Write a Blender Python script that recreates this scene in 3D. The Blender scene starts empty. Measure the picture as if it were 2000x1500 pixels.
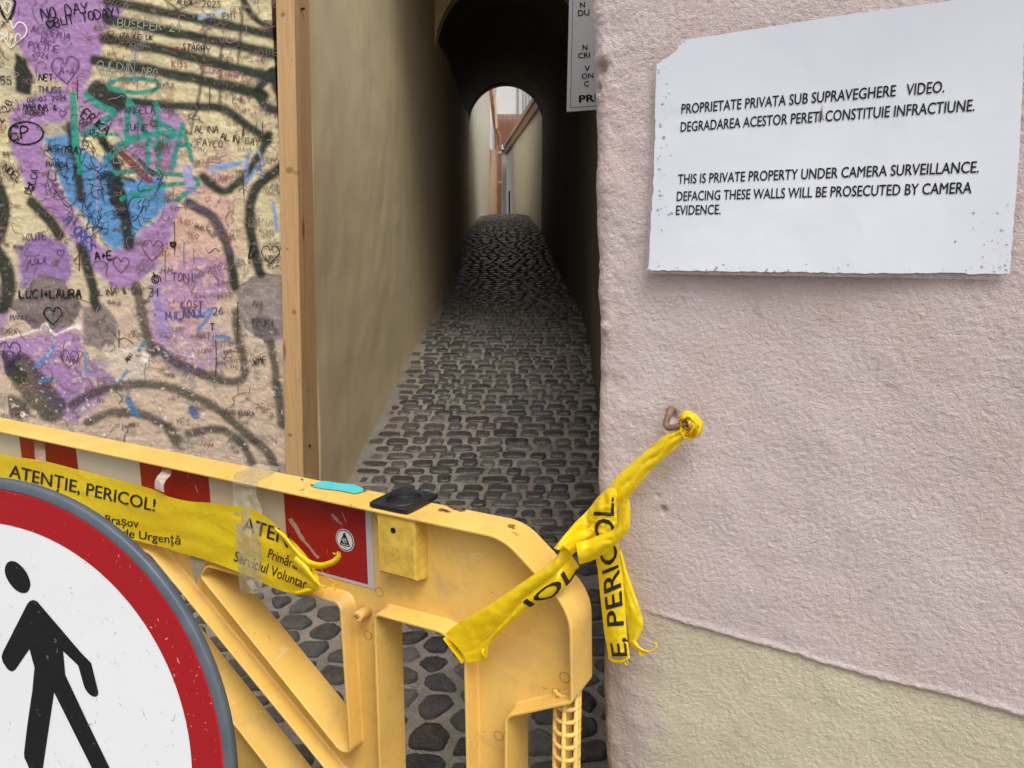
import bpy, bmesh, math, random
import numpy as np
from mathutils import Vector
from mathutils.geometry import tessellate_polygon

random.seed(7); rng = np.random.default_rng(7)
R = math.radians

# ------------------------------------------------------------ camera, sky, sun, exposure
F, HOR, EYE = 1500.0, 460.0, 1.45            # focal length and horizon in photo pixels, eye height
PITCH = math.atan((750 - HOR) / F)
PC, PS = math.cos(PITCH), math.sin(PITCH)
sc = bpy.context.scene
cam_d = bpy.data.cameras.new('camera'); cam = bpy.data.objects.new('camera', cam_d)
sc.collection.objects.link(cam); sc.camera = cam
cam_d.lens = 27.0; cam_d.sensor_width = 36.0; cam_d.clip_start = 0.02; cam_d.clip_end = 500
cam.location = (0, 0, EYE); cam.rotation_euler = (math.pi / 2 - PITCH, 0, 0)

SUN_EL, SUN_AZ = R(58), R(163)
world = bpy.data.worlds.new('World'); sc.world = world; world.use_nodes = True
nt = world.node_tree; nt.nodes.clear()
wo = nt.nodes.new('ShaderNodeOutputWorld'); bg = nt.nodes.new('ShaderNodeBackground')
sky = nt.nodes.new('ShaderNodeTexSky'); sky.sky_type = 'NISHITA'; sky.sun_disc = False
sky.sun_elevation = SUN_EL; sky.sun_rotation = SUN_AZ
sky.air_density = 1.0; sky.dust_density = 6.0; sky.ozone_density = 1.0
hs = nt.nodes.new('ShaderNodeHueSaturation'); hs.inputs['Saturation'].default_value = 0.28
nt.links.new(sky.outputs[0], hs.inputs['Color']); nt.links.new(hs.outputs[0], bg.inputs['Color'])
bg.inputs['Strength'].default_value = 0.15
nt.links.new(bg.outputs[0], wo.inputs['Surface'])
sun_d = bpy.data.lights.new('sun', 'SUN'); sun = bpy.data.objects.new('sun', sun_d)
sc.collection.objects.link(sun)
sun_d.energy = 1.3; sun_d.angle = R(25); sun_d.color = (1.0, 0.96, 0.9)
_sd = Vector((math.sin(SUN_AZ) * math.cos(SUN_EL), math.cos(SUN_AZ) * math.cos(SUN_EL), math.sin(SUN_EL)))
sun.rotation_euler = _sd.to_track_quat('Z', 'Y').to_euler(); sun.location = (0, -3, 8)
sc.view_settings.view_transform = 'Standard'; sc.view_settings.look = 'None'
sc.view_settings.gamma = 1.0; sc.view_settings.exposure = 0.32
sc.render.engine = 'CYCLES'
sc.cycles.max_bounces = 8; sc.cycles.diffuse_bounces = 5; sc.cycles.transparent_max_bounces = 12
try: sc.cycles.use_denoising = True
except Exception: pass

# ------------------------------------------------------------ geometry helpers
EYEV = np.array([0, 0, EYE])
def ray(px, py):
    x = (px - 1000) / F; y = -(py - 750) / F
    return np.array([x, PC + y * PS, -PS + y * PC])
def P(px, py, Y):
    r = ray(px, py); return EYEV + r * (Y / r[1])
def hit(px, py, o, n):
    r = ray(px, py); return EYEV + r * (np.dot(n, o - EYEV) / np.dot(n, r))
def proj(V):
    V = np.asarray(V, float); Z = V[..., 2] - EYE
    d = V[..., 1] * PC - Z * PS; u = V[..., 1] * PS + Z * PC
    return 1000 + F * V[..., 0] / d, 750 - F * u / d

_perm = rng.permutation(256); _perm = np.concatenate([_perm, _perm, _perm])
_g = rng.normal(size=(256, 3)); _g /= np.linalg.norm(_g, axis=1)[:, None]
def pn(x, y, z=0.0):
    x, y, z = np.broadcast_arrays(np.asarray(x, float), np.asarray(y, float), np.asarray(z, float))
    xi, yi, zi = np.floor(x).astype(int), np.floor(y).astype(int), np.floor(z).astype(int)
    xf, yf, zf = x - xi, y - yi, z - zi
    u, v, w = [t * t * t * (t * (t * 6 - 15) + 10) for t in (xf, yf, zf)]
    r = 0.0
    for a in (0, 1):
        for b in (0, 1):
            for c in (0, 1):
                h = _perm[_perm[_perm[(xi + a) & 255] + ((yi + b) & 255)] + ((zi + c) & 255)]
                g = _g[h]
                k = g[..., 0] * (xf - a) + g[..., 1] * (yf - b) + g[..., 2] * (zf - c)
                r = r + k * (u if a else 1 - u) * (v if b else 1 - v) * (w if c else 1 - w)
    return r * 1.5
def fbm(x, y, z=0.0, o=4):
    s, a, f = 0.0, 1.0, 1.0
    for i in range(o):
        s = s + a * pn(np.asarray(x) * f + 17.3 * i, np.asarray(y) * f - 9.1 * i, np.asarray(z) * f); a *= 0.5; f *= 2.03
    return s
def lin(c):
    c = np.asarray(c, float) / 255.0
    return np.where(c <= 0.04045, c / 12.92, ((c + 0.055) / 1.055) ** 2.4)
def smooth(a, b, x):
    t = np.clip((x - a) / (b - a), 0, 1); return t * t * (3 - 2 * t)

WL = {}
def obj(name, V, faces, mat, parent=None, shade=False, cols=None, mats=None, mi=None, origin=None, attr='paint'):
    """one mesh object from world-space vertices; children are stored relative to their parent"""
    V = np.asarray(V, float)
    if parent is not None: org = WL[parent.name]
    else: org = np.array(origin if origin is not None else [V[:, 0].mean(), V[:, 1].mean(), V[:, 2].min()], float)
    me = bpy.data.meshes.new(name)
    me.from_pydata((V - org).tolist(), [], faces if isinstance(faces, list) else np.asarray(faces).tolist())
    for m in (mats or [mat]): me.materials.append(m)
    if mi is not None: me.polygons.foreach_set('material_index', np.asarray(mi, np.int32))
    if shade: me.polygons.foreach_set('use_smooth', np.ones(len(me.polygons), bool))
    if cols is not None:
        at = me.color_attributes.new(attr, 'FLOAT_COLOR', 'POINT')
        c4 = np.ones((len(V), 4), np.float32); c4[:, :cols.shape[1]] = cols
        at.data.foreach_set('color', c4.ravel())
    me.update()
    o = bpy.data.objects.new(name, me); sc.collection.objects.link(o)
    if parent is not None: o.parent = parent
    else: o.location = org.tolist()
    WL[o.name] = org
    return o
def tag(o, label=None, cat=None, group=None, kind=None):
    if label: o['label'] = label
    if cat: o['category'] = cat
    if group: o['group'] = group
    if kind: o['kind'] = kind
    return o
def thing(name, loc, label, cat, group=None):
    o = bpy.data.objects.new(name, None); sc.collection.objects.link(o)
    o.location = [float(t) for t in loc]; o.empty_display_size = 0.1; WL[o.name] = np.array(loc, float)
    return tag(o, label, cat, group)
def gridfaces(n, m, closed=False):
    i = np.arange(n - 1)[:, None] * m
    j = np.arange(m - 1)[None]
    a = (i + j).ravel()
    f = np.stack([a, a + 1, a + m + 1, a + m], 1)
    if closed:
        k = np.arange(n - 1) * m
        f = np.concatenate([f, np.stack([k + m - 1, k, k + m, k + 2 * m - 1], 1)])
    return f.tolist()
class MB:
    def __init__(s): s.v = []; s.f = []; s.m = []
    def add(s, V, Fs, m=0):
        b = len(s.v); s.v.extend([tuple(map(float, p)) for p in V]); s.f.extend([tuple(int(b + i) for i in f) for f in Fs]); s.m.extend([m] * len(Fs))
    def box(s, o, a, b, c, m=0):
        o, a, b, c = [np.asarray(t, float) for t in (o, a, b, c)]
        V = [o, o + a, o + a + b, o + b, o + c, o + a + c, o + a + b + c, o + b + c]
        s.add(V, [(0, 3, 2, 1), (4, 5, 6, 7), (0, 1, 5, 4), (1, 2, 6, 5), (2, 3, 7, 6), (3, 0, 4, 7)], m)
    def tube(s, pts, r, n=12, m=0, cap=True):
        pts = [np.asarray(p, float) for p in pts]; N = len(pts)
        rr = r if hasattr(r, '__len__') else [r] * N
        t0 = pts[1] - pts[0]; t0 /= np.linalg.norm(t0)
        up = np.array([0, 0, 1.0]) if abs(t0[2]) < 0.9 else np.array([1.0, 0, 0])
        e = np.cross(t0, up); e /= np.linalg.norm(e)
        V = []
        for i, p in enumerate(pts):
            t = pts[min(i + 1, N - 1)] - pts[max(i - 1, 0)]; t /= np.linalg.norm(t)
            e = e - t * np.dot(e, t); e /= np.linalg.norm(e); g = np.cross(t, e)
            for k in range(n):
                a = 2 * math.pi * k / n
                V.append(p + rr[i] * (math.cos(a) * e + math.sin(a) * g))
        fs = gridfaces(N, n, True)
        if cap: fs = fs + [tuple(range(n))[::-1], tuple(range((N - 1) * n, N * n))]
        s.add(V, fs, m)
    def build(s, name, mat, parent=None, shade=False, mats=None, origin=None):
        return obj(name, np.array(s.v), s.f, mat, parent, shade, mats=mats, mi=s.m if mats else None, origin=origin)
def catmull(pts, n):
    pts = np.asarray(pts, float); k = len(pts)
    if k == 2: return pts[0] + (pts[1] - pts[0]) * np.linspace(0, 1, n)[:, None]
    L = np.r_[0, np.cumsum(np.linalg.norm(np.diff(pts, axis=0), axis=1))]
    s = np.linspace(0, L[-1], n); out = []
    for x in s:
        i = min(max(np.searchsorted(L, x, side='right') - 1, 0), k - 2)
        t = (x - L[i]) / max(L[i + 1] - L[i], 1e-9)
        p1, p2 = pts[i], pts[i + 1]; p0 = pts[i - 1] if i > 0 else 2 * p1 - p2; p3 = pts[i + 2] if i + 2 < k else 2 * p2 - p1
        out.append(0.5 * (2 * p1 + (p2 - p0) * t + (2 * p0 - 5 * p1 + 4 * p2 - p3) * t * t + (3 * p1 - p0 - 3 * p2 + p3) * t ** 3))
    return np.array(out)

# ------------------------------------------------------------ materials
def srgb(r, g, b): return tuple(float(x) for x in lin((r, g, b)))
class Mat:
    def __init__(s, name, rough=0.7, spec=0.35):
        s.m = bpy.data.materials.new(name); s.m.use_nodes = True; s.t = s.m.node_tree
        s.b = s.t.nodes['Principled BSDF']; s.b.inputs['Roughness'].default_value = rough
        s.b.inputs['Specular IOR Level'].default_value = spec
        s.co = s.t.nodes.new('ShaderNodeTexCoord')
    def n(s, typ, **kw):
        x = s.t.nodes.new(typ)
        for k, v in kw.items(): setattr(x, k, v)
        return x
    def l(s, a, b): s.t.links.new(a, b); return s
    def noise(s, scale, detail=4, rough=0.55, dist=0.0, stretch=None, coord='Object'):
        v = s.co.outputs[coord]
        if stretch:
            mp = s.n('ShaderNodeMapping'); mp.inputs['Scale'].default_value = stretch; s.l(v, mp.inputs[0]); v = mp.outputs[0]
        x = s.n('ShaderNodeTexNoise'); s.l(v, x.inputs['Vector'])
        x.inputs['Scale'].default_value = scale; x.inputs['Detail'].default_value = detail
        x.inputs['Roughness'].default_value = rough; x.inputs['Distortion'].default_value = dist
        return x.outputs['Fac']
    def ramp(s, fac, stops):
        x = s.n('ShaderNodeValToRGB'); s.l(fac, x.inputs[0]); e = x.color_ramp.elements
        while len(e) < len(stops): e.new(0.5)
        for q, (p, c) in zip(e, stops): q.position = p; q.color = (c, c, c, 1) if isinstance(c, (int, float)) else (*c, 1)
        return x.outputs[0]
    def mix(s, fac, a, b, mode='MIX'):
        x = s.n('ShaderNodeMix', data_type='RGBA', blend_type=mode)
        if hasattr(fac, 'is_linked'): s.l(fac, x.inputs[0])
        else: x.inputs[0].default_value = fac
        for sock, c in ((x.inputs[6], a), (x.inputs[7], b)):
            if hasattr(c, 'is_linked'): s.l(c, sock)
            else: sock.default_value = (*c, 1)
        return x.outputs[2]
    def color(s, c):
        if hasattr(c, 'is_linked'): s.l(c, s.b.inputs['Base Color'])
        else: s.b.inputs['Base Color'].default_value = (*c, 1)
        return s
    def bump(s, h, dist=0.002, strength=1.0, prev=None):
        x = s.n('ShaderNodeBump'); s.l(h, x.inputs['Height']); x.inputs['Distance'].default_value = dist
        x.inputs['Strength'].default_value = strength
        if prev is not None: s.l(prev, x.inputs['Normal'])
        s.l(x.outputs[0], s.b.inputs['Normal']); return x.outputs[0]
    def attr(s, name): return s.n('ShaderNodeAttribute', attribute_name=name).outputs['Color']
def varied(name, c, rough=0.6, var=0.25, scale=8, bump=0.0, bscale=60, stretch=None, spec=0.35):
    m = Mat(name, rough, spec); f = m.ramp(m.noise(scale, 5, 0.6, 0.3, stretch), [(0.3, 0), (0.7, 1)])
    d = tuple(x * (1 - var) for x in c); m.color(m.mix(f, d, c))
    if bump: m.bump(m.noise(bscale, 4, 0.6), bump)
    return m.m

# cobblestones and mortar
def mk_stone(name='cobble_basalt', r0=0.34, r1=0.55, b0=0.010, b1=0.0012):
    m = Mat(name, 0.5, 0.5)
    tint = m.attr('paint')
    f = m.noise(38, 6, 0.65); g = m.ramp(m.noise(170, 3, 0.6), [(0.52, 0), (0.72, 1)])
    c = m.mix(m.ramp(f, [(0.3, 0), (0.75, 1)]), (0.55, 0.55, 0.55), (1.25, 1.22, 1.15)); c = m.mix(1.0, tint, c, 'MULTIPLY')
    c = m.mix(m.mix(0.75, g, (0, 0, 0)), c, (0.16, 0.15, 0.14))
    c = m.mix(m.ramp(m.noise(13, 6, 0.72, 0.6), [(0.5, 0), (0.68, 0.6)]), c, (0.115, 0.102, 0.088)); m.color(c)
    m.l(m.ramp(m.noise(25, 4), [(0.3, r0), (0.7, r1)]), m.b.inputs['Roughness'])
    n = m.bump(m.noise(55, 5, 0.68), b0); m.bump(m.noise(220, 3), b1, prev=n); return m.m
def mk_mortar():
    m = Mat('sandy_mortar', 0.9, 0.2)
    c = m.mix(m.ramp(m.noise(5, 6, 0.65), [(0.32, 0), (0.68, 1)]), (0.16, 0.14, 0.117), (0.285, 0.25, 0.212))
    c = m.mix(m.ramp(m.noise(150, 3, 0.7), [(0.35, 0.75), (0.5, 0)]), c, (0.07, 0.062, 0.054))
    c = m.mix(m.ramp(m.noise(240, 2, 0.6), [(0.62, 0), (0.75, 0.7)]), c, (0.36, 0.33, 0.29)); m.color(c)
    n = m.bump(m.noise(40, 5, 0.65), 0.008); m.bump(m.noise(260, 3), 0.002, prev=n); return m.m
M_stone, M_mortar = mk_stone(), mk_mortar()
M_worn = mk_stone('foot_polished_basalt', 0.17, 0.42, 0.0045, 0.0006); M_worn.node_tree.nodes['Principled BSDF'].inputs['Specular IOR Level'].default_value = 0.6

def mk_pink():
    m = Mat('pink_stucco', 0.88, 0.25)
    sx = m.n('ShaderNodeSeparateXYZ'); m.l(m.attr('paint'), sx.inputs[0])
    edge = sx.outputs[0]                                   # 1 below the plinth line
    grime = sx.outputs[1]
    pk = m.mix(m.ramp(m.noise(3.2, 5, 0.6, 0.4), [(0.35, 0), (0.65, 1)]), (0.58, 0.475, 0.46), (0.61, 0.52, 0.515))
    pk = m.mix(m.ramp(m.noise(7, 3, 0.6), [(0.55, 0), (0.75, 0.5)]), pk, (0.56, 0.42, 0.39))
    yl = m.mix(m.ramp(m.noise(4, 5, 0.6, 0.4), [(0.3, 0), (0.7, 1)]), (0.57, 0.515, 0.38), (0.63, 0.58, 0.43))
    c = m.mix(edge, pk, yl)
    c = m.mix(grime, c, (0.27, 0.22, 0.17))
    d = m.ramp(m.noise(130, 3, 0.6), [(0.60, 0), (0.73, 0.35)]); c = m.mix(d, c, (0.25, 0.21, 0.19))
    m.color(c)
    n = m.bump(m.noise(185, 5, 0.62, 0.6, (0.95, 0.95, 1.2)), 0.0020, 1.0)
    n = m.bump(m.noise(420, 3, 0.7, 0.3), 0.0016, 1.0, n)
    return m.m
M_pink = mk_pink()
def mk_graffiti():
    m = Mat('painted_old_plaster', 0.72, 0.35)
    c = m.mix(m.ramp(m.noise(45, 5, 0.65), [(0.3, 0), (0.75, 1)]), (0.9, 0.9, 0.9), (1.06, 1.06, 1.06))
    m.color(m.mix(1.0, m.attr('paint'), c, 'MULTIPLY'))
    n = m.bump(m.noise(28, 4, 0.5), 0.004); m.bump(m.noise(90, 3, 0.5), 0.001, prev=n); return m.m
M_graf = mk_graffiti()
def mk_cream(name, a, b, dark):
    m = Mat(name, 0.85, 0.25)
    c = m.mix(m.ramp(m.noise(1.6, 6, 0.6, 0.5), [(0.3, 0), (0.7, 1)]), a, b)
    st = m.ramp(m.noise(5, 5, 0.65, 0.4, (1.6, 1.6, 0.22)), [(0.5, 0), (0.78, 0.32)]); c = m.mix(st, c, dark)
    sp = m.ramp(m.noise(70, 2, 0.5), [(0.72, 0), (0.78, 0.8)]); c = m.mix(sp, c, dark)
    m.color(c); n = m.bump(m.noise(5, 3, 0.45), 0.004); m.bump(m.noise(60, 3, 0.5), 0.0008, prev=n); return m.m
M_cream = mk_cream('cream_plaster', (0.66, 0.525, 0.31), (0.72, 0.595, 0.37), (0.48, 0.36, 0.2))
M_tunnel = mk_cream('shade_dark_plaster', (0.085, 0.076, 0.066), (0.13, 0.115, 0.094), (0.045, 0.04, 0.034))  # tunnel shade put into this dark base colour, also on right alley wall
M_yard = mk_cream('yard_plaster', (0.70, 0.66, 0.54), (0.79, 0.75, 0.63), (0.48, 0.43, 0.33))
M_yardpale = varied('pale_render', (0.62, 0.61, 0.6), 0.8, 0.12, 3)
M_yardgrey = varied('lilac_grey_render', (0.33, 0.29, 0.3), 0.8, 0.25, 3, stretch=(1, 1, .3))
M_brown = varied('brown_painted_metal', (0.30, 0.13, 0.075), 0.5, 0.3, 12)
M_buff = varied('buff_painted_metal', (0.52, 0.36, 0.24), 0.6, 0.2, 6)

def mk_wood(name, a, b, knots=()):
    m = Mat(name, 0.6, 0.3)
    w = m.noise(14, 5, 0.6, 0.8, (5, 5, 0.18)); c = m.mix(m.ramp(w, [(0.3, 0), (0.7, 1)]), a, b)
    g = m.ramp(m.noise(60, 3, 0.6, 0.2, (4, 4, 0.1)), [(0.55, 0), (0.75, 0.45)]); c = m.mix(g, c, (0.22, 0.115, 0.045))
    k = m.n('ShaderNodeTexVoronoi', feature='F1'); mp = m.n('ShaderNodeMapping'); mp.inputs['Scale'].default_value = (6, 6, 1.5)
    m.l(m.co.outputs['Object'], mp.inputs[0]); m.l(mp.outputs[0], k.inputs['Vector']); k.inputs['Scale'].default_value = 1.6
    c = m.mix(m.ramp(k.outputs['Distance'], [(0.07, 0.9), (0.16, 0)]), c, (0.16, 0.07, 0.025))
    for (kx, ky, kz, kr) in knots:
        mp = m.n('ShaderNodeMapping'); mp.inputs['Location'].default_value = (-kx / kr, -ky / kr, -kz / (kr * .8)); mp.inputs['Scale'].default_value = (1 / kr, 1 / kr, 1 / (kr * .8)); m.l(m.co.outputs['Object'], mp.inputs[0])
        ln = m.n('ShaderNodeVectorMath', operation='LENGTH'); m.l(mp.outputs[0], ln.inputs[0]); ad = m.n('ShaderNodeMath', operation='MULTIPLY_ADD'); m.l(m.noise(60, 3), ad.inputs[0]); ad.inputs[1].default_value = 0.5; m.l(ln.outputs['Value'], ad.inputs[2])
        c = m.mix(m.ramp(ad.outputs[0], [(0.55, 0.75), (0.85, 0.45), (1.25, 0)]), c, (0.19, 0.085, 0.03))
    m.color(c); m.bump(w, 0.0015); return m.m
def mk_plastic():
    m = Mat('yellow_moulded_plastic', 0.45, 0.4)
    c = m.mix(m.ramp(m.noise(4.5, 5, 0.6, 0.5), [(0.3, 0), (0.7, 1)]), (0.68, 0.415, 0.085), (0.78, 0.51, 0.145))
    c = m.mix(m.ramp(m.noise(16, 5, 0.7, 0.6), [(0.6, 0), (0.8, 0.4)]), c, (0.47, 0.30, 0.12))
    sc_ = m.ramp(m.noise(55, 2, 0.5, 1.5, (0.5, 0.5, 1.2)), [(0.715, 0), (0.76, 0.75)]); c = m.mix(sc_, c, (0.24, 0.15, 0.07))
    sd = m.ramp(m.noise(30, 3, 0.6, 0.4, (0.35, 0.35, 3.2)), [(0.66, 0), (0.74, 0.4)]); c = m.mix(sd, c, (0.86, 0.68, 0.36))
    gr = m.ramp(m.noise(7, 6, 0.75, 0.8), [(0.5, 0), (0.7, 0.6)]); c = m.mix(gr, c, (0.46, 0.32, 0.15))
    m.color(c)
    m.l(m.ramp(m.noise(18, 4), [(0.3, 0.36), (0.7, 0.58)]), m.b.inputs['Roughness'])
    m.bump(m.noise(220, 3, 0.5), 0.0004)
    m.b.inputs['Subsurface Weight'].default_value = 0.12; m.b.inputs['Subsurface Radius'].default_value = (0.02, 0.008, 0.002)
    m.b.inputs['Subsurface Scale'].default_value = 0.5
    return m.m
M_plastic = mk_plastic()
M_plasticbox = varied('weathered_yellow_plastic', (0.72, 0.47, 0.075), 0.6, 0.35, 45, 0.0006, 150)
def mk_tape():
    m = Mat('yellow_caution_tape', 0.26, 0.55)
    c = m.mix(m.ramp(m.noise(9, 4, 0.6, 0.5), [(0.3, 0), (0.7, 1)]), (0.84, 0.61, 0.010), (0.93, 0.72, 0.016)); m.color(c)
    n = m.bump(m.noise(22, 3, 0.5, 1.4), 0.0022); m.bump(m.noise(110, 2), 0.0003, prev=n)
    tr = m.n('ShaderNodeBsdfTranslucent'); tr.inputs[0].default_value = (0.92, 0.68, 0.015, 1)
    mx = m.n('ShaderNodeMixShader'); mx.inputs[0].default_value = 0.3
    m.l(m.b.outputs[0], mx.inputs[1]); m.l(tr.outputs[0], mx.inputs[2])
    m.l(mx.outputs[0], m.t.nodes['Material Output'].inputs['Surface']); return m.m
M_tape = mk_tape()
M_ink = varied('black_ink', (0.018, 0.018, 0.02), 0.5, 0.3, 40)
M_inkgrey = varied('faded_ink', (0.2, 0.16, 0.07), 0.5, 0.3, 40)
M_black = varied('black_plastic', (0.02, 0.02, 0.022), 0.42, 0.4, 30, 0.0004, 90)
M_void = varied('dark_hole', (0.008, 0.007, 0.006), 0.9, 0.2, 20)
def mk_scratched(name, c, c2, rough=0.35):
    m = Mat(name, rough, 0.5)
    k = m.mix(m.ramp(m.noise(3, 5, 0.6), [(0.3, 0), (0.7, 1)]), tuple(x * 0.93 for x in c), c)
    s1 = m.ramp(m.noise(75, 2, 0.5, 2.5), [(0.7, 0), (0.735, 0.8)]); k = m.mix(s1, k, c2)
    s2 = m.ramp(m.noise(30, 3, 0.55, 1.2, (1, 1, 2.2)), [(0.715, 0), (0.75, 0.55)]); k = m.mix(s2, k, tuple(0.4 * a + 0.6 * b for a, b in zip(c, c2)))
    m.color(k); m.bump(m.noise(60, 3), 0.0003); m.b.inputs['Specular IOR Level'].default_value = 0.3; return m.m
M_signwhite = mk_scratched('white_reflective_sheet', (0.64, 0.66, 0.68), (0.22, 0.19, 0.15))
M_signred = mk_scratched('red_reflective_sheet', (0.30, 0.008, 0.012), (0.55, 0.33, 0.3))
M_signblack = mk_scratched('black_vinyl', (0.006, 0.006, 0.007), (0.12, 0.12, 0.12), 0.55)
M_rim = varied('grey_painted_steel', (0.095, 0.115, 0.14), 0.45, 0.25, 25)
M_rimedge = varied('bright_red_edge', (0.5, 0.01, 0.02), 0.4, 0.1, 25)
M_film_w = mk_scratched('white_film', (0.56, 0.55, 0.51), (0.3, 0.26, 0.2))
M_film_b = mk_scratched('beige_film', (0.50, 0.45, 0.37), (0.3, 0.26, 0.2))
M_film_r = mk_scratched('red_film', (0.285, 0.012, 0.014), (0.45, 0.2, 0.17))
M_film_g = mk_scratched('grey_film', (0.45, 0.46, 0.48), (0.3, 0.27, 0.2))
M_white = varied('white_print', (0.66, 0.66, 0.65), 0.5, 0.08, 20)
M_turq = varied('turquoise_paint', (0.09, 0.52, 0.55), 0.4, 0.15, 30)
M_scuff = varied('dark_scuff', (0.13, 0.10, 0.075), 0.8, 0.5, 60)
def mk_clear(name, a, col):
    m = Mat(name, 0.22, 0.6); m.color(col)
    tr = m.n('ShaderNodeBsdfTransparent'); mx = m.n('ShaderNodeMixShader')
    f = m.ramp(m.noise(55, 4, 0.6, 1.2), [(0.3, a * 0.6), (0.75, min(1, a * 1.5))]); m.l(f, mx.inputs[0])
    m.l(tr.outputs[0], mx.inputs[1]); m.l(m.b.outputs[0], mx.inputs[2]); m.bump(m.noise(70, 3, 0.6, 1.5), 0.002)
    m.l(mx.outputs[0], m.t.nodes['Material Output'].inputs['Surface']); return m.m
M_clear = mk_clear('clear_adhesive_tape', 0.42, (0.5, 0.45, 0.33))
M_clear2 = mk_clear('milky_adhesive_tape', 0.75, (0.62, 0.52, 0.47))
def mk_paper():
    m = Mat('laminated_paper', 0.38, 0.4)
    c = m.mix(m.ramp(m.noise(5, 4, 0.6), [(0.3, 0), (0.7, 1)]), (0.63, 0.67, 0.74), (0.70, 0.735, 0.80)); m.color(c)
    m.bump(m.noise(7, 3, 0.5, 0.8), 0.0028); return m.m
M_paper = mk_paper()
M_lam = mk_clear('laminate_film', 0.3, (0.5, 0.42, 0.41))
M_hook = varied('rusty_hook_metal', (0.30, 0.19, 0.13), 0.5, 0.55, 60, 0.0008, 120)
M_board = varied('shade_greyed_board', (0.34, 0.345, 0.355), 0.5, 0.1, 6)  # shade on the board is put into its grey base colour
M_steel = varied('galvanised_steel', (0.3, 0.3, 0.31), 0.4, 0.2, 20)

# ------------------------------------------------------------ lettering
_gc = {}
def glyphs(text, bold=0.0):
    """font outline as triangles; x spans 0..1 over the ink, y is in cap heights"""
    key = (text, bold)
    if key in _gc: return _gc[key]
    def mesh_of(t):
        c = bpy.data.curves.new('lettering', 'FONT'); c.body = t; c.offset = 0.0; c.resolution_u = 3
        o = bpy.data.objects.new('lettering', c); sc.collection.objects.link(o)
        dg = bpy.context.evaluated_depsgraph_get(); me = bpy.data.meshes.new_from_object(o.evaluated_get(dg))
        V = np.array([v.co[:2] for v in me.vertices]); Fs = [tuple(p.vertices) for p in me.polygons]
        bpy.data.objects.remove(o); bpy.data.curves.remove(c); bpy.data.meshes.remove(me); return V, Fs
    H, _ = mesh_of('H'); V, Fs = mesh_of(text)
    if bold:
        n0, f0 = len(V), list(Fs); V0 = V
        for q, (dx, dy) in enumerate(((bold, 0), (-bold, 0), (0, bold * .6), (0, -bold * .6))):
            V = np.concatenate([V, V0 + [dx, dy]]); Fs = Fs + [tuple(i + n0 * (q + 1) for i in f) for f in f0]
    ch = H[:, 1].max() - H[:, 1].min(); x0, x1 = V[:, 0].min(), V[:, 0].max()
    V = np.stack([(V[:, 0] - x0) / (x1 - x0), (V[:, 1] - H[:, 1].min()) / ch], 1)
    _gc[key] = (V, Fs); return _gc[key]
def subdiv2d(V, Fs, maxlen, scale):
    bm = bmesh.new(); vs = [bm.verts.new((x * scale[0], y * scale[1], 0)) for x, y in V]
    for f in Fs:
        try: bm.faces.new([vs[i] for i in f])
        except ValueError: pass
    for _ in range(5):
        es = [e for e in bm.edges if e.calc_length() > maxlen]
        if not es: break
        bmesh.ops.subdivide_edges(bm, edges=es, cuts=1); bmesh.ops.triangulate(bm, faces=bm.faces)
    bm.verts.index_update()
    V2 = np.array([(v.co.x / scale[0], v.co.y / scale[1]) for v in bm.verts]); F2 = [tuple(v.index for v in f.verts) for f in bm.faces]
    bm.free(); return V2, F2
def text_flat(mb, text, a, b, up, cap, bold=0.0, m=0):
    a, b, up = np.asarray(a), np.asarray(b), np.asarray(up); d = b - a
    up = up - d * np.dot(up, d) / np.dot(d, d); up /= np.linalg.norm(up)
    V, Fs = glyphs(text, bold)
    mb.add([a + d * x + up * (y * cap) for x, y in V], Fs, m)

# ------------------------------------------------------------ main planes
UP = np.array([0, 0, 1.0])
WD = np.array([-math.sin(R(57.5)), math.cos(R(57.5)), 0]); WR = -WD          # pink wall: WR runs right, towards us
WIN = np.array([math.cos(R(57.5)), math.sin(R(57.5)), 0])                       # into the wall
W0 = P(1280, 460, 1.09)
def onW(px, py, off=0.0): return hit(px, py, W0 - WIN * off, WIN)
BD = np.array([-0.878, 0.479, 0]); BD /= np.linalg.norm(BD)                  # barrier: BD runs left, away
BIN = np.array([0.479, 0.878, 0]); BIN /= np.linalg.norm(BIN)
B0 = P(1118, 1200, 1.05); B0[2] = 0
def onB(px, py, d=0.0): return hit(px, py, B0 + BIN * d, BIN)
def uvB(px, py, d=0.0):
    p = onB(px, py, d); return np.array([np.dot(p - B0, BD), p[2]])
def ptB(u, v, d): return B0 + BD * u + UP * v + BIN * d

# ------------------------------------------------------------ alley profile (left base of the wall, seen in the photo)
base_px = [(660, 985, 4.05), (690, 920, 4.5), (735, 830, 5.2), (780, 740, 6.2), (818, 665, 7.2), (848, 618, 8.1), (872, 582, 9.1), (882, 548, 10.1), (892, 518, 11.0), (900, 492, 12.0), (905, 470, 13.0), (915, 449, 14.0)]
bp = np.array([P(*b) for b in base_px])
YB = np.r_[3.0, 3.6, bp[:, 1], 15.0, 16.0, 17.0, 40.0]
ZB = np.r_[0.0, 0.0, bp[:, 2], P(985, 433, 15.0)[2], P(985, 419, 16.0)[2], P(985, 419, 16.0)[2] + .04, P(985, 419, 16.0)[2] - 0.2]
ZB = np.maximum.accumulate(ZB[:-1]).tolist() + [ZB[-1]]
ZB = np.array(ZB)
XB = np.r_[bp[0, 0], bp[0, 0], bp[:, 0], bp[-1, 0], bp[-1, 0], bp[-1, 0], bp[-1, 0]]
_k = np.linspace(-1, 1, 9); _w = np.exp(-2 * _k * _k); _w /= _w.sum()
def floorz(Y): return sum(w * np.interp(np.asarray(Y) + 0.7 * k, YB, ZB) for w, k in zip(_w, _k))
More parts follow.
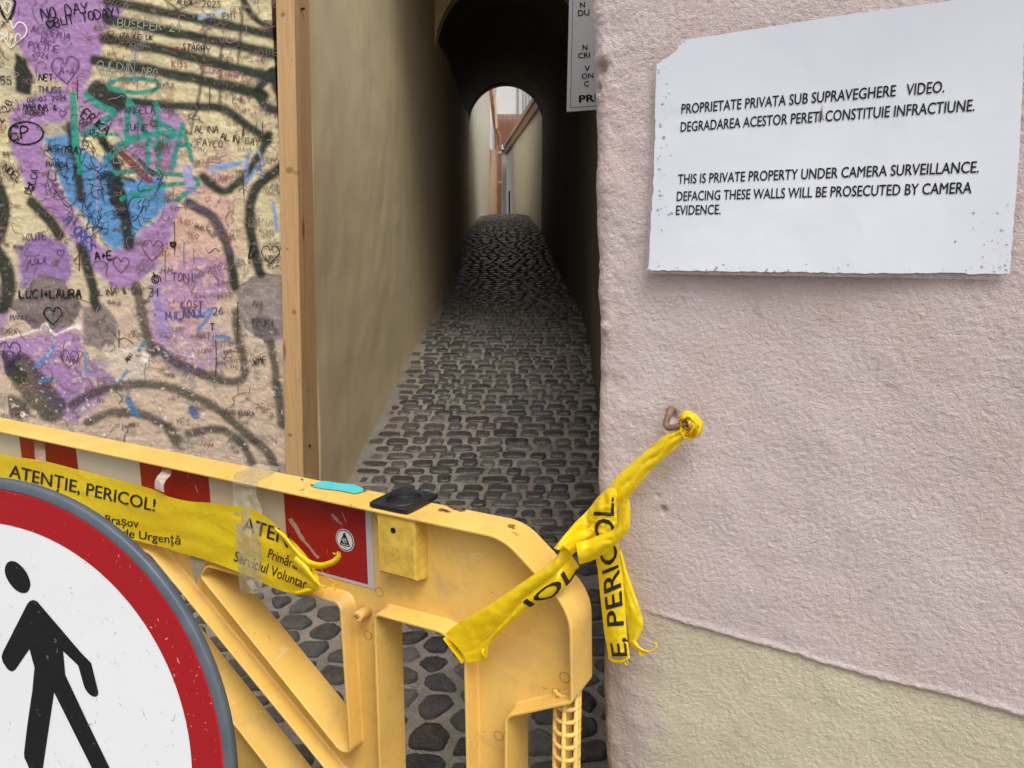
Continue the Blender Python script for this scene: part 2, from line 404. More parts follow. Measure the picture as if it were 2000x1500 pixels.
def leftx(Y): return sum(w * np.interp(np.asarray(Y) + 0.6 * k, YB, XB) for w, k in zip(_w, _k))
def rightx(Y): return np.interp(Y, [0, 2.2, 4, 5, 6, 7, 8.1, 9, 11, 14], [0.44, 0.44, 0.49, 0.58, 0.66, 0.72, 0.75, 0.73, 0.62, 0.53])
print('floor', np.round(floorz(np.arange(3, 17)), 2), 'left', np.round(leftx(np.arange(3, 15)), 2))
#SPLIT
# ------------------------------------------------------------ ground: street, alley paving
def nonuni(parts):
    return np.concatenate([np.linspace(a, b, n, endpoint=False) for a, b, n in parts] + [[parts[-1][1]]])
gx = nonuni([(-25, -3, 10), (-3, 1.6, 150), (1.6, 25, 10)]); gy = nonuni([(-25, 0.3, 10), (0.3, 3.6, 130), (3.6, 7.0, 30)])
GX, GY = np.meshgrid(gx, gy, indexing='ij')
GZ = -0.004 + 0.007 * fbm(GX * 7, GY * 7) * ((np.abs(GX) < 4) & (GY > 0)) - 0.03 * (GY > 3.605)
tag(obj('street', np.stack([GX, GY, GZ], -1).reshape(-1, 3), gridfaces(len(gx), len(gy)), M_mortar, shade=True, origin=(0, 0, 0)), kind='structure')
ay = nonuni([(3.6, 10, 200), (10, 17, 120), (17, 40, 10)]); at_ = np.linspace(0, 1, 44)
A_Y, A_T = np.meshgrid(ay, at_, indexing='ij')
lo, hi = leftx(ay) - 0.08, rightx(ay) + 0.08
A_X = lo[:, None] + (hi - lo)[:, None] * A_T
def camber(Y, t): return -0.10 * smooth(13.6, 15.5, Y) * np.abs(2 * t - 1) ** 3
A_Z = floorz(A_Y) + 0.007 * fbm(A_X * 7, A_Y * 7) - 0.004 + camber(A_Y, A_T) + 0.010 * np.exp(-((A_T - 0.05) * 22) ** 2) * (A_T < 0.5)
V = np.stack([A_X, A_Y, A_Z], -1).reshape(-1, 3)
tag(obj('alley_floor', V, gridfaces(len(ay), len(at_))[::1], M_mortar, shade=True, origin=(0, 3.6, 0)), kind='structure')

SV, SF, SC = [], [], []
def stone(cx, cy, w, h, ang, zfun, lift, col, k=16, sq=0.36):
    b = len(SV); ca, sa = math.cos(ang), math.sin(ang)
    a = np.linspace(0, 2 * math.pi, k, endpoint=False) + math.pi / k
    rad = (np.abs(np.cos(a)) ** (2 / sq) + np.abs(np.sin(a)) ** (2 / sq)) ** (-sq / 2) * (1 + rng.uniform(-0.09, 0.07, k))
    tx, ty = rng.uniform(-0.04, 0.04, 2)
    for s, dz in ((1.05, -0.022), (1.0, lift * 0.25), (0.92, lift * 0.85), (0.6, lift)):
        X = cx + (ca * rad * np.cos(a) * w / 2 - sa * rad * np.sin(a) * h / 2) * s
        Y = cy + (sa * rad * np.cos(a) * w / 2 + ca * rad * np.sin(a) * h / 2) * s
        Z = zfun(X, Y) + dz + (X - cx) * tx + (Y - cy) * ty + (rng.uniform(-0.0009, 0.0009, k) if dz > 0 else 0)
        for x, y, z in zip(X, Y, Z): SV.append((x, y, z)); SC.append(col)
    SV.append((cx, cy, float(zfun(np.array([cx]), np.array([cy]))[0]) + lift * 1.03)); SC.append(col)
    for r in range(3):
        for i in range(k):
            j = (i + 1) % k; SF.append((b + r * k + i, b + r * k + j, b + (r + 1) * k + j, b + (r + 1) * k + i))
    for i in range(k): SF.append((b + 3 * k + i, b + 3 * k + (i + 1) % k, b + 4 * k))
def stonecol():
    g = random.uniform(0.6, 1.45); t = random.random()
    base = (0.054, 0.053, 0.054) if t < 0.5 else ((0.066, 0.058, 0.050) if t < 0.82 else (0.10, 0.094, 0.088))
    return tuple(x * g for x in base)
def zal(X, Y):
    t = (X - leftx(Y)) / (rightx(Y) - leftx(Y)); return floorz(Y) + camber(Y, np.clip(t, 0, 1))
y = 3.52
while y < 16.9:
    x = float(leftx(y)) + random.uniform(-0.03, 0.08); xe = float(rightx(y)); pitch = random.uniform(0.106, 0.13)
    while x < xe + 0.02:
        w = random.choice([0.1, 0.115, 0.13, 0.15, 0.165, 0.185]) * random.uniform(0.92, 1.08)
        near = x - float(leftx(y)) < 0.09 and random.random() < 0.7
        stone(x + w / 2, y + random.uniform(-0.012, 0.012), w - random.uniform(0.022, 0.036), pitch - random.uniform(0.026, 0.042), random.uniform(-0.07, 0.07) - 0.05,
              zal, random.uniform(0.002, 0.006) if near else random.uniform(0.007, 0.014), stonecol())
        x += w
    y += pitch
tag(obj('alley_paving_stones', np.array(SV), SF, M_worn, shade=True, cols=np.array(SC), origin=(0, 3.6, 0)), kind='structure')
SV, SF, SC = [], [], []
za = R(32); sites = []
for i in range(-36, 37):
    for j in range(-40, 41):
        u = i * 0.138 + (0.069 if j % 2 else 0) + random.uniform(-0.036, 0.036); v = j * 0.108 + random.uniform(-0.022, 0.022)
        X = -0.6 + u * math.cos(za) - v * math.sin(za); Y = 2.2 + u * math.sin(za) + v * math.cos(za)
        if 0.1 < Y < 3.75 and -3.4 < X < 1.7: sites.append((X, Y))
sites = np.array(sites)
for p in sites:
    if not (0.25 < p[1] < 3.47 and -3.2 < p[0] < 1.5) or random.random() < 0.06: continue
    d = np.hypot(*(sites - p).T); nb_ = sites[(d > 1e-6) & (d < 0.42)]
    poly = [p + np.array(q) for q in ((-.3, -.3), (.3, -.3), (.3, .3), (-.3, .3))]
    for q in nb_:
        gap = random.uniform(0.010, 0.024); nrm = (q - p) / np.hypot(*(q - p)); c = np.dot((p + q) / 2, nrm) - gap; out = []
        for a, b in zip(poly, poly[1:] + poly[:1]):
            da, db = np.dot(a, nrm) - c, np.dot(b, nrm) - c
            if da <= 0: out.append(a)
            if da * db < 0: out.append(a + (b - a) * da / (da - db))
        poly = out
        if len(poly) < 3: break
    if len(poly) < 3: continue
    Q = np.array(poly)
    for _ in range(2): Q = np.stack([0.87 * Q + 0.13 * np.roll(Q, -1, 0), 0.13 * Q + 0.87 * np.roll(Q, -1, 0)], 1).reshape(-1, 2)
    L_ = np.r_[0, np.cumsum(np.hypot(*np.diff(np.r_[Q, Q[:1]], axis=0).T))]; s_ = np.linspace(0, L_[-1], 26, endpoint=False); QQ = np.r_[Q, Q[:1]]
    Q = np.stack([np.interp(s_, L_, QQ[:, 0]), np.interp(s_, L_, QQ[:, 1])], 1); ctr = Q.mean(0); lift = random.uniform(0.006, 0.017); col = stonecol(); b = len(SV); k = 26; tx, ty = rng.uniform(-.07, .07, 2)
    Q = ctr + (Q - ctr) * (1 + rng.uniform(-.05, .04, (k, 1)))
    for sc_, dz in ((1.05, -.024), (1.0, lift * .1), (.95, lift * .72), (.72, lift * .95), (.36, lift)):
        for q in Q:
            w = ctr + (q - ctr) * sc_; z = dz + (w[0] - ctr[0]) * tx + (w[1] - ctr[1]) * ty
            if dz > 0: z += 0.006 * float(pn(w[0] * 20, w[1] * 20)) + 0.003 * float(pn(w[0] * 55, w[1] * 55)) + rng.uniform(-.0016, .0016)
            SV.append((w[0], w[1], z)); SC.append(col)
    SV.append((ctr[0], ctr[1], lift)); SC.append(col)
    for r in range(4):
        for i in range(k): j = (i + 1) % k; SF.append((b + r * k + i, b + r * k + j, b + (r + 1) * k + j, b + (r + 1) * k + i))
    for i in range(k): SF.append((b + 4 * k + i, b + 4 * k + (i + 1) % k, b + 5 * k))
tag(obj('street_paving_stones', np.array(SV), SF, M_stone, shade=True, cols=np.array(SC), origin=(0, 0, 0)), kind='structure')

# ------------------------------------------------------------ alley walls
def wallgrid(name, Ys, zlo, zhi, m, xf, mat, label, amp=0.012, flip=False, parent=None):
    T = np.linspace(0, 1, m); YY, TT = np.meshgrid(Ys, T, indexing='ij')
    z0, z1 = np.array([zlo(y) for y in Ys]), np.array([zhi(y) for y in Ys]); ZZ = z0[:, None] + (z1 - z0)[:, None] * TT
    XX = xf(YY, ZZ) + (amp * fbm(YY * 1.3, ZZ * 1.3) * 0.7 + amp * 0.15 * fbm(YY * 6, ZZ * 6)) * (1 - 0.95 * smooth(6.2, 7.9, YY))
    f = gridfaces(len(Ys), m)
    # thickness: a second, outer skin 0.4 m behind, closed along all four edges
    V = np.stack([XX, YY, ZZ], -1).reshape(-1, 3); n = len(V); side = -0.4 if not flip else 0.4
    V2 = V.copy(); V2[:, 0] += side
    idx = np.arange(n).reshape(len(Ys), m)
    loop = np.r_[idx[:, 0], idx[-1, 1:], idx[-2::-1, -1], idx[0, -2:0:-1]]
    fs = f + [tuple(n + i for i in q[::-1]) for q in f] + [(loop[i], loop[(i + 1) % len(loop)], n + loop[(i + 1) % len(loop)], n + loop[i]) for i in range(len(loop))]
    o = obj(name, np.concatenate([V, V2]), [tuple(int(i) for i in q) for q in fs], mat, parent, shade=True)
    return tag(o, label, 'wall') if label else o
LEAN = 0.022
lx = lambda Y, Z: leftx(Y) + LEAN * (Z - floorz(Y))
Yl = nonuni([(3.66, 9, 130), (9, 14, 60)])
wallgrid('alley_wall', Yl, lambda y: float(floorz(y)) - 0.12, lambda y: 4.3, 80, lx, M_cream, 'tall cream plaster alley wall with faint stains, directly right of the timber post')
Yr = nonuni([(1.62, 9, 110), (9, 14, 60)])
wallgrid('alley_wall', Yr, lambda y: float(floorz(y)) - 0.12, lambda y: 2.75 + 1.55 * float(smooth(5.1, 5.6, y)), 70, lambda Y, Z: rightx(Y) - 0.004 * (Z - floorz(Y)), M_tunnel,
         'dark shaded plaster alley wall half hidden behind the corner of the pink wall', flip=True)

# ------------------------------------------------------------ vaulted passage
Zs0, Zs1 = P(852, 105, 8.1)[2], P(917, 245, 14)[2]
vp = thing('vaulted_passage', (0, 8.1, float(floorz(8.1))), 'dark round-arched tunnel covering the far stretch of the cobbled alley', 'tunnel')
nv, ns = 60, 33
def arc(Y, grow=0.0):
    zs_ = Zs0 + (Zs1 - Zs0) * (Y - 8.1) / 5.9; xl = float(lx(Y, zs_)) - grow; xr = float(rightx(Y)) + grow
    a = np.linspace(0, math.pi, ns); c = (xl + xr) / 2; r = (xr - xl) / 2
    return np.stack([c - r * np.cos(a), np.full(ns, Y), zs_ + r * np.sin(a) * 1.02], 1)
Vv = np.concatenate([arc(Y, 0.012) for Y in np.linspace(8.12, 14.0, nv)]); 
Vv[:, 2] += 0.012 * fbm(Vv[:, 0] * 2, Vv[:, 1] * 2); Vv[:, 0] += 0.006 * fbm(Vv[:, 2] * 3, Vv[:, 1] * 3)
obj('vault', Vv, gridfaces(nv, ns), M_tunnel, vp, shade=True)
def archwall(name, Y0, Y1, ztop, sill, parent, mat):
    """a wall across the alley with an arched opening, with thickness"""
    mb = MB()
    a0, a1 = arc(Y0), arc(Y1)
    a1 = np.stack([a0[:, 0], np.full(ns, Y1), a0[:, 2]], 1)
    XL, XR = a0[0, 0] - 0.35, a0[-1, 0] + 0.35
    for A in (a0, a1):
        Yq = A[0, 1]
        top = np.stack([np.linspace(XL, XR, ns), np.full(ns, Yq), np.full(ns, ztop)], 1)
        mb.add(np.concatenate([A, top]), [(i, i + 1, ns + i + 1, ns + i) for i in range(ns - 1)])
        zs_ = A[0, 2]
        for x0, x1 in ((XL, A[0, 0]), (A[-1, 0], XR)):
            pass
        mb.add([(XL, Yq, sill), (float(lx(Yq, sill)) - .03, Yq, sill), A[0] - [.012, 0, 0], A[0], (XL, Yq, ztop)], [(0, 1, 2, 3, 4)])
        mb.add([(A[-1, 0], Yq, sill), (XR, Yq, sill), (XR, Yq, ztop), A[-1]], [(0, 1, 2, 3)])
    mb.add(np.concatenate([a0, a1]), [(i, i + 1, ns + i + 1, ns + i) for i in range(ns - 1)])
    mb.add([(XL, Y0, ztop), (XR, Y0, ztop), (XR, Y1, ztop), (XL, Y1, ztop)], [(0, 1, 2, 3)])
    return mb.build(name, mat, parent)
archwall('arch_front', 8.1, 8.3, 4.75, float(floorz(8.1)), vp, M_cream)
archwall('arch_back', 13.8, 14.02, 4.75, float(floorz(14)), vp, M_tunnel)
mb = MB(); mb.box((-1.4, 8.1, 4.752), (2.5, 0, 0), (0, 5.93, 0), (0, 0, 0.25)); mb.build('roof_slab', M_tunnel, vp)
mb = MB(); mb.box((-1.4, 5.3, 4.302), (2.5, 0, 0), (0, 2.79, 0), (0, 0, 0.3)); mb.build('unseen_shade_slab', M_cream, vp)  # unseen slab added to darken the alley ahead of the tunnel

# ------------------------------------------------------------ yard beyond the tunnel
def slab(name, poly, th, mat, parent=None, **kw):
    """polygon (world points) given thickness along -normal"""
    poly = [np.asarray(p, float) for p in poly]; n = np.cross(poly[1] - poly[0], poly[2] - poly[0]); n /= np.linalg.norm(n)
    k = len(poly); V = poly + [p - n * th for p in poly]
    fs = [tuple(range(k)), tuple(range(2 * k - 1, k - 1, -1))] + [(i, i + k, (i + 1) % k + k, (i + 1) % k) for i in range(k)]
    return obj(name, np.array(V), fs, mat, parent, **kw)
def gp(px, Y, Z):     # point at depth Y and height Z on the vertical through photo column px
    d = Y * PC - (Z - EYE) * PS; return np.array([(px - 1000) / F * d, Y, Z])
zf = float(floorz(16.0))
yl0 = np.array([float(lx(14.05, 1.5)) + 0.015, 14.05, 1.0]); yl1 = gp(958, 20.0, 1.0)
yw = thing('yard_wall', (yl0[0], 14.05, 1.4), 'sunlit cream yard wall seen through the left half of the far arch', 'wall')
slab('wall_face', [(yl0[0], yl0[1], 1.0), (yl1[0], yl1[1], 1.0), (yl1[0], yl1[1], 5.6), (yl0[0], yl0[1], 4.7)], 0.3, M_yard, yw)
pa, pb = gp(958, 20.05, 1.0), gp(973, 20.05, 1.0)
slab('pilaster', [(pa[0], 20.02, 1.0), (pb[0], 20.02, 1.0), (pb[0], 20.02, P(973, 292, 20.02)[2]), (pa[0], 20.02, P(958, 292, 20.02)[2])], 0.15, M_buff, yw)
mb = MB(); mb.tube([P(957, 292, 19.97), P(956, 330, 19.97), P(955, 416, 19.97)], 0.022, 8); mb.build('corner_strip', M_brown, yw)
Zc = P(1050, 187, 14.0)[2]
yr0 = np.array([float(rightx(14.05)) - 0.005, 14.05, 0.9]); yr1 = gp(989, 22.3, Zc)
yr = thing('yard_wall', (yr0[0], 14.05, 1.4), 'pale yard wall with a brown sloping coping, right half of the far arch', 'wall')
slab('wall_face', [(yr0[0], yr0[1], 0.9), (yr1[0], yr1[1], 0.9), (yr1[0], yr1[1], Zc), (yr0[0], yr0[1], Zc)][::-1], 0.3, M_yard, yr)
dv = np.array([yr1[0] - yr0[0], yr1[1] - yr0[1], 0]); dv /= np.linalg.norm(dv); nn = np.array([-dv[1], dv[0], 0])
mb = MB(); mb.box(np.array([yr0[0], yr0[1], Zc + .002]) + nn * 0.10, dv * 8.2, -nn * 0.32, UP * 0.10); mb.build('coping', M_buff, yr)
mb = MB(); mb.box(np.array([yr0[0], yr0[1], Zc - 0.16]) + nn * 0.06, dv * 8.2, -nn * 0.055, UP * 0.158); mb.build('coping_fascia', M_brown, yr)
q = yr0 + dv * 7.0; mb = MB(); mb.box((q[0] + nn[0] * .02, q[1], 1.0), dv * 0.28, -nn * 0.03, UP * 1.62); mb.build('narrow_doorway', M_void, yr)
eh = thing('yard_house', (gp(985, 22.6, 1)[0], 22.6, 1.0), 'lilac grey house end filling the gap at the alley end', 'house')
a, b = gp(972, 22.6, 1.0), gp(1003, 22.6, 1.0)
slab('wall', [(a[0], 22.6, 1.0), (b[0], 22.6, 1.0), (b[0], 22.6, P(1003, 284, 22.6)[2]), (a[0], 22.6, P(972, 284, 22.6)[2])], 0.4, M_yardgrey, eh)
a, b = P(976, 292, 22.55), P(990, 283, 22.55)
mb = MB(); mb.box((a[0], 22.5, a[2]), (b[0] - a[0], 0, 0), (0, .09, 0), (0, 0, b[2] - a[2])); mb.build('parapet_block', M_yardpale, eh)
dp = thing('drainpipe', (P(973, 415, 19.9)[0], 19.9, 1.0), 'bent brown drainpipe in the corner of the yard beyond the arch', 'drainpipe')
mb = MB(); mb.tube(catmull([P(957, 150, 19.9), P(961, 200, 19.9), P(967, 248, 19.9), P(975, 264, 19.9), P(976.5, 285, 19.9), P(976, 345, 19.9), P(975, 425, 19.9)], 26), 0.042, 10); mb.build('pipe', M_brown, dp, True)
mb = MB(); mb.tube(catmull([P(968, 150, 19.8), P(966, 195, 19.8), P(968, 215, 19.8), P(970, 255, 19.8)], 16), 0.036, 10); mb.build('branch_pipe', M_buff, dp, True)
for yy in (298, 356):
    mb = MB(); c0 = P(976, yy, 19.9); mb.tube([c0 - UP * 0.03, c0 + UP * 0.03], 0.058, 12); mb.build('pipe_collar', M_buff, dp)
bh = thing('yard_building', (P(1000, 420, 26)[0], 26, 1.0), 'far pale building with brown corrugated cladding framed by the arch', 'building')
mb = MB()
c0, c1 = P(966, 285, 26), P(1062, 285, 26); zt = P(1000, 223, 26)[2]; zb = P(1000, 320, 26)[2]
for k in range(40):
    xa = c0[0] + (c1[0] - c0[0]) * k / 40; xb = c0[0] + (c1[0] - c0[0]) * (k + 1) / 40
    mb.box((xa + .004, 26 - (0.05 if k % 2 else 0.0), zb), (xb - xa - .008, 0, 0), (0, .1, 0), (0, 0, zt - zb))
mb.build('corrugated_cladding', M_brown, bh)
mb = MB(); mb.box((c0[0] - 1.5, 26.2, 0.5), (c1[0] - c0[0] + 3, 0, 0), (0, .3, 0), (0, 0, 6.6)); mb.build('wall', M_yardpale, bh)
for px in (1012, 1022, 1028, 1034, 1041):
    mb = MB(); t = P(px, 223, 25.9); mb.tube([(t[0], 26.12, zt + .05), (t[0], 26.12, zt + 1.5)], 0.03 if px < 1015 else 0.02, 8); mb.build('riser_pipe', M_steel, bh)

# ------------------------------------------------------------ timber post beside the alley mouth
def lineat(a, b, z):
    t = (z - a[2]) / (b[2] - a[2]); return a + (b - a) * t
pL = (P(538, 0, 3.52), P(557, 890, 3.52)); pM = (P(574, 0, 3.50), P(592, 900, 3.50)); pR = (P(605, 0, 3.63), P(624, 905, 3.63))
tpo = lineat(*pM, 0.0)
kn = lambda L, Y: [(*(P(x, y, Y) - tpo), r) for x, y, r in L]
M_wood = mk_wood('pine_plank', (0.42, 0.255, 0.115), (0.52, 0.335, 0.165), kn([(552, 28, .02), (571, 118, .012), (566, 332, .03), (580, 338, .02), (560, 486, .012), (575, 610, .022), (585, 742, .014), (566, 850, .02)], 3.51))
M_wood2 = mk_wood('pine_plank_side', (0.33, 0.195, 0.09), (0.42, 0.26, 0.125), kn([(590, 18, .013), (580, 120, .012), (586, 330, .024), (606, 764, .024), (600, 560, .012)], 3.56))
tp = thing('timber_post', lineat(*pM, 0.0), 'upright pale pine timber of two nailed planks standing at the alley mouth', 'post')
ZT = 3.1; mb = MB(); GN = np.array([math.sin(R(12)), math.cos(R(12)), 0])
zz = np.linspace(0.005, ZT, 40); ring = []
for z in zz:
    l, m_ = lineat(*pL, z), lineat(*pM, z); w = np.array([0.0015 * pn(z * 4, 1.0), 0, 0])
    dd = m_ - l; dd /= np.linalg.norm(dd)
    ring += [l + dd * .003 + w, m_ - dd * .003 + w, m_ + GN * .003 + w, m_ + GN * .045 + w, l + GN * .045 + w, l + GN * .003 + w]
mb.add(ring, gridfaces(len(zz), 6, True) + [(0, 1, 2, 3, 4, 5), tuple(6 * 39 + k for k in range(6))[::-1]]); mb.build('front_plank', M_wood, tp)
mb = MB(); ring = []
for z in zz:
    m_, r_ = lineat(*pM, z), lineat(*pR, z); dd = r_ - m_; dd /= np.linalg.norm(dd); nn2 = np.array([dd[1], -dd[0], 0])
    s = m_ + GN * .047 - nn2 * 0.002; e = r_ - nn2 * .002
    ring += [s, e - dd * .003, e - dd * 0 - nn2 * .003, e - nn2 * .04, s - nn2 * .04]
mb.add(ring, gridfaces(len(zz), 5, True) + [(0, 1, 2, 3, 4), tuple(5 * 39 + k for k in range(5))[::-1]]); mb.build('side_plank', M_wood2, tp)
for yy, dx in ((17, 592), (870, 604)):
    mb = MB(); c0 = P(dx, yy, 3.56); mb.tube([c0 + np.array([-0.02, .012, 0]), c0 + np.array([.006, -.003, 0])], 0.005, 10); mb.build('nail_head', M_void, tp)
# ------------------------------------------------------------ graffiti wall (left of the post)
GD = np.array([-math.cos(R(12)), math.sin(R(12)), 0]); GO = P(545, 450, 3.575)
def onG(px, py, off=0.0): return hit(px, py, GO - GN * off, GN)
uL = np.dot(onG(-25, 450) - GO, GD)
gu = nonuni([(-0.025, 0.0, 4), (0.0, uL, 330), (uL, uL + 2.2, 170)]); gz = nonuni([(-0.05, 0.25, 16), (0.25, 2.66, 520), (2.66, 4.6, 50)])
GU, GZZ = np.meshgrid(gu, gz, indexing='ij')
GV = GO[None, None] * np.array([1, 1, 0]) + GU[..., None] * GD + GZZ[..., None] * UP
sx, sy = proj(GV)
sx = np.where(GU > uL, -25 - (GU - uL) * 420, sx)
wx = sx + 5 * fbm(sx / 30, sy / 30, 0, 2) + 1.2 * fbm(sx / 6, sy / 6, 3, 2); wy = sy + 5 * fbm(sx / 30, sy / 30, 5.5, 2) + 1.2 * fbm(sx / 6, sy / 6, 8, 2)
n1 = fbm(sx / 60, sy / 60, 1.3); n2 = fbm(sx / 14, sy / 14, 2.7); n3 = fbm(sx / 5, sy / 5, 4.1, 3)
def mixc(C, c, a): return C * (1 - a[..., None]) + lin(c) * a[..., None]
def dseg(pts, X, Y):
    d = np.full(X.shape, 1e9)
    for (x0, y0), (x1, y1) in zip(pts[:-1], pts[1:]):
        dx, dy = x1 - x0, y1 - y0; t = np.clip(((X - x0) * dx + (Y - y0) * dy) / (dx * dx + dy * dy + 1e-9), 0, 1)
        d = np.minimum(d, np.hypot(X - x0 - t * dx, Y - y0 - t * dy))
    return d
def dpoly(pts, X, Y):
    ins = np.zeros(X.shape, bool); k = len(pts)
    for i in range(k):
        (x0, y0), (x1, y1) = pts[i], pts[(i + 1) % k]
        c = ((y0 > Y) != (y1 > Y)) & (X < (x1 - x0) * (Y - y0) / (y1 - y0 + 1e-9) + x0); ins ^= c
    d = dseg(list(pts) + [pts[0]], X, Y); return np.where(ins, -d, d)
C = np.broadcast_to(lin((198, 185, 146)), sx.shape + (3,)).copy()
C = mixc(C, (176, 158, 128), smooth(0.0, 0.5, n1)); C = mixc(C, (214, 203, 168), smooth(0.15, 0.6, n2) * 0.7)
C = mixc(C, (190, 165, 150), smooth(430, 640, sy) * 0.7)
C = mixc(C, (150, 140, 128), smooth(0.1, 0.5, fbm(sx / 40, sy / 40, 9)) * smooth(600, 760, sy) * 0.8)
def area(pts, c, soft=7, a=1.0, worn=0.0):
    global C
    d = dpoly(pts, wx, wy); m = (1 - smooth(-soft, soft, d)) * a
    if worn: m = m * (1 - smooth(worn, worn + 0.15, n2) * 0.85)
    C = mixc(C, c, m)
def spray(pts, w, c, soft=5, a=0.95, cat=True, warp=0.4, worn=0.62):
    global C
    p = [tuple(t) for t in (catmull(pts, max(8, len(pts) * 5)) if cat and len(pts) > 2 else pts)]
    X, Y = sx + (wx - sx) * warp, sy + (wy - sy) * warp
    d = dseg(p, X, Y); m = (1 - smooth(w / 2 - soft, w / 2 + soft, d)) * a
    m = m * (1 - smooth(worn, worn + 0.2, n3) * 0.6); C = mixc(C, c, m)
PUR, PUR2, PINK, BLUE, GRN_, TEAL, GREY, LBL = (158, 122, 168), (140, 108, 158), (200, 150, 150), (84, 134, 180), None, (38, 138, 122), (118, 106, 106), (118, 152, 196)
GRN = (36, 43, 32)
area([(18, 90), (70, 60), (90, 120), (60, 180), (20, 200), (-20, 140)], (182, 172, 140), 10)
area([(330, 330), (450, 300), (470, 480), (450, 560), (380, 660), (330, 620), (300, 470)], PINK, 26, 0.55)
area([(25, -60), (232, -60), (236, 30), (205, 62), (196, 104), (172, 158), (150, 178), (122, 160), (70, 142), (36, 95), (24, 40)], PUR, 6)
area([(40, 195), (138, 165), (136, 240), (84, 246), (86, 300), (112, 362), (152, 424), (190, 472), (215, 492), (240, 482), (290, 442), (332, 392), (348, 398), (332, 470), (302, 522), (262, 562), (220, 560), (180, 522), (140, 472), (95, 412), (50, 362), (22, 300), (16, 232)], PUR, 6)
area([(150, 165), (235, 188), (335, 205), (362, 240), (345, 335), (300, 342), (240, 292), (230, 252), (150, 262)], PUR, 8, 0.95)
area([(30, 480), (80, 458), (130, 475), (140, 520), (132, 560), (80, 540), (40, 565)], PUR2, 8)
area([(300, 520), (345, 505), (450, 505), (450, 560), (400, 610), (300, 700), (290, 610)], PUR, 14, 0.75, 0.25)
area([(-30, 670), (60, 655), (125, 640), (165, 655), (142, 782), (110, 812), (58, 722), (-30, 735)], PUR, 9, 0.95, 0.35)
area([(325, 640), (440, 640), (430, 720), (360, 735), (320, 690)], PUR, 16, 0.6, 0.2)
area([(110, 770), (170, 700), (230, 720), (200, 780), (150, 830), (120, 815)], PUR2, 10, 0.8, 0.3)
area([(-60, 640), (0, 560), (20, 600), (0, 680)], PUR2, 12, 0.7)
area([(86, 262), (134, 250), (166, 292), (216, 302), (240, 352), (318, 342), (332, 392), (262, 462), (226, 492), (180, 442), (140, 402), (108, 340)], BLUE, 6)
area([(90, 238), (130, 236), (134, 264), (92, 268)], (168, 158, 142), 6)
area([(160, 262), (188, 268), (200, 300), (196, 318), (176, 300)], (200, 188, 140), 4)
area([(40, 575), (80, 537), (128, 552), (162, 600), (132, 642), (60, 642), (18, 602)], GREY, 3, 0.95)
area([(160, 600), (205, 592), (232, 640), (218, 682), (165, 672)], (122, 110, 108), 4, 0.9)
area([(455, 570), (500, 535), (560, 540), (560, 660), (520, 672), (475, 640)], (140, 128, 124), 4, 0.95)
area([(490, 620), (525, 618), (545, 650), (520, 668), (495, 655)], (100, 90, 92), 3, 0.9)
area([(205, 680), (260, 668), (300, 700), (302, 740), (250, 748), (220, 735)], (196, 182, 165), 5, 0.85)
area([(28, 105), (50, 112), (66, 150), (60, 184), (30, 180)], GRN, 4)
for p, w in [([(212, 2), (330, 26), (440, 48), (545, 72)], 17), ([(212, 38), (330, 62), (440, 84), (548, 108)], 19), ([(204, 76), (320, 98), (430, 126), (540, 153)], 19),
             ([(186, 118), (300, 138), (410, 160), (515, 186)], 20), ([(208, -20), (209, 38)], 7), ([(190, 178), (212, 190), (230, 198)], 40), ([(220, 192), (300, 203), (380, 208), (432, 212), (476, 240), (522, 274)], 15),
             ([(524, 262), (508, 300), (482, 338), (460, 362), (438, 374), (415, 362), (398, 345)], 17), ([(535, 138), (506, 176), (520, 208), (548, 216)], 16), ([(528, 140), (550, 200)], 12),
             ([(550, 325), (498, 372), (488, 430), (498, 500), (508, 535)], 20), ([(368, 396), (418, 428), (446, 490), (460, 560)], 18), ([(460, 610), (466, 660), (478, 716), (468, 744), (430, 742), (390, 728)], 17),
             ([(390, 728), (340, 705), (305, 680)], 20), ([(136, 245), (148, 310), (158, 388)], 16), ([(196, 268), (226, 318), (234, 380)], 18), ([(236, 380), (246, 430), (252, 480)], 22),
             ([(62, 395), (92, 425), (116, 460)], 22), ([(160, 482), (176, 540), (188, 600)], 20), ([(266, 560), (278, 615), (298, 690)], 20),
             ([(140, 790), (200, 762), (285, 750), (362, 768), (425, 800), (478, 845), (520, 880), (540, 915)], 18), ([(172, 826), (215, 806), (275, 808), (318, 828)], 17),
             ([(330, 835), (345, 860)], 22), ([(368, 848), (420, 838), (468, 862), (492, 905)], 16), ([(530, 670), (540, 740), (552, 830)], 17), ([(-20, 480), (10, 520), (16, 570), (5, 600)], 30),
             ([(470, -10), (492, 30), (520, 50), (548, 62)], 11), ([(40, 720), (70, 760), (100, 795)], 60), ([(20, 790), (40, 800)], 40), ([(0, 700), (40, 735)], 30), ([(-30, 330), (0, 400), (-10, 460)], 40), ([(-40, 30), (-60, 300)], 50)]:
    spray(p, w + (2 if p[0][1] < 200 else 0), GRN if w != 17 or p[0][0] > 200 else (46, 46, 52), 5, 0.97 if p[0][1] < 560 else 0.8, worn=0.8 if p[0][1] < 560 else 0.55)
for p, w in [([(372, 398), (420, 430), (448, 490)], 12), ([(305, 680), (340, 705), (400, 735)], 14)]: spray(p, w, (96, 84, 104), 5, 0.6)
for p, w in [([(402, 60), (394, 150), (386, 200)], 7), ([(386, 200), (374, 252)], 5), ([(432, 80), (430, 150), (428, 214)], 7), ([(474, -5), (470, 60), (465, 122)], 6), ([(408, -4), (340, 22)], 5), ([(345, 20), (318, -4)], 5)]:
    spray(p, w, (48, 44, 44), 3, 0.75)
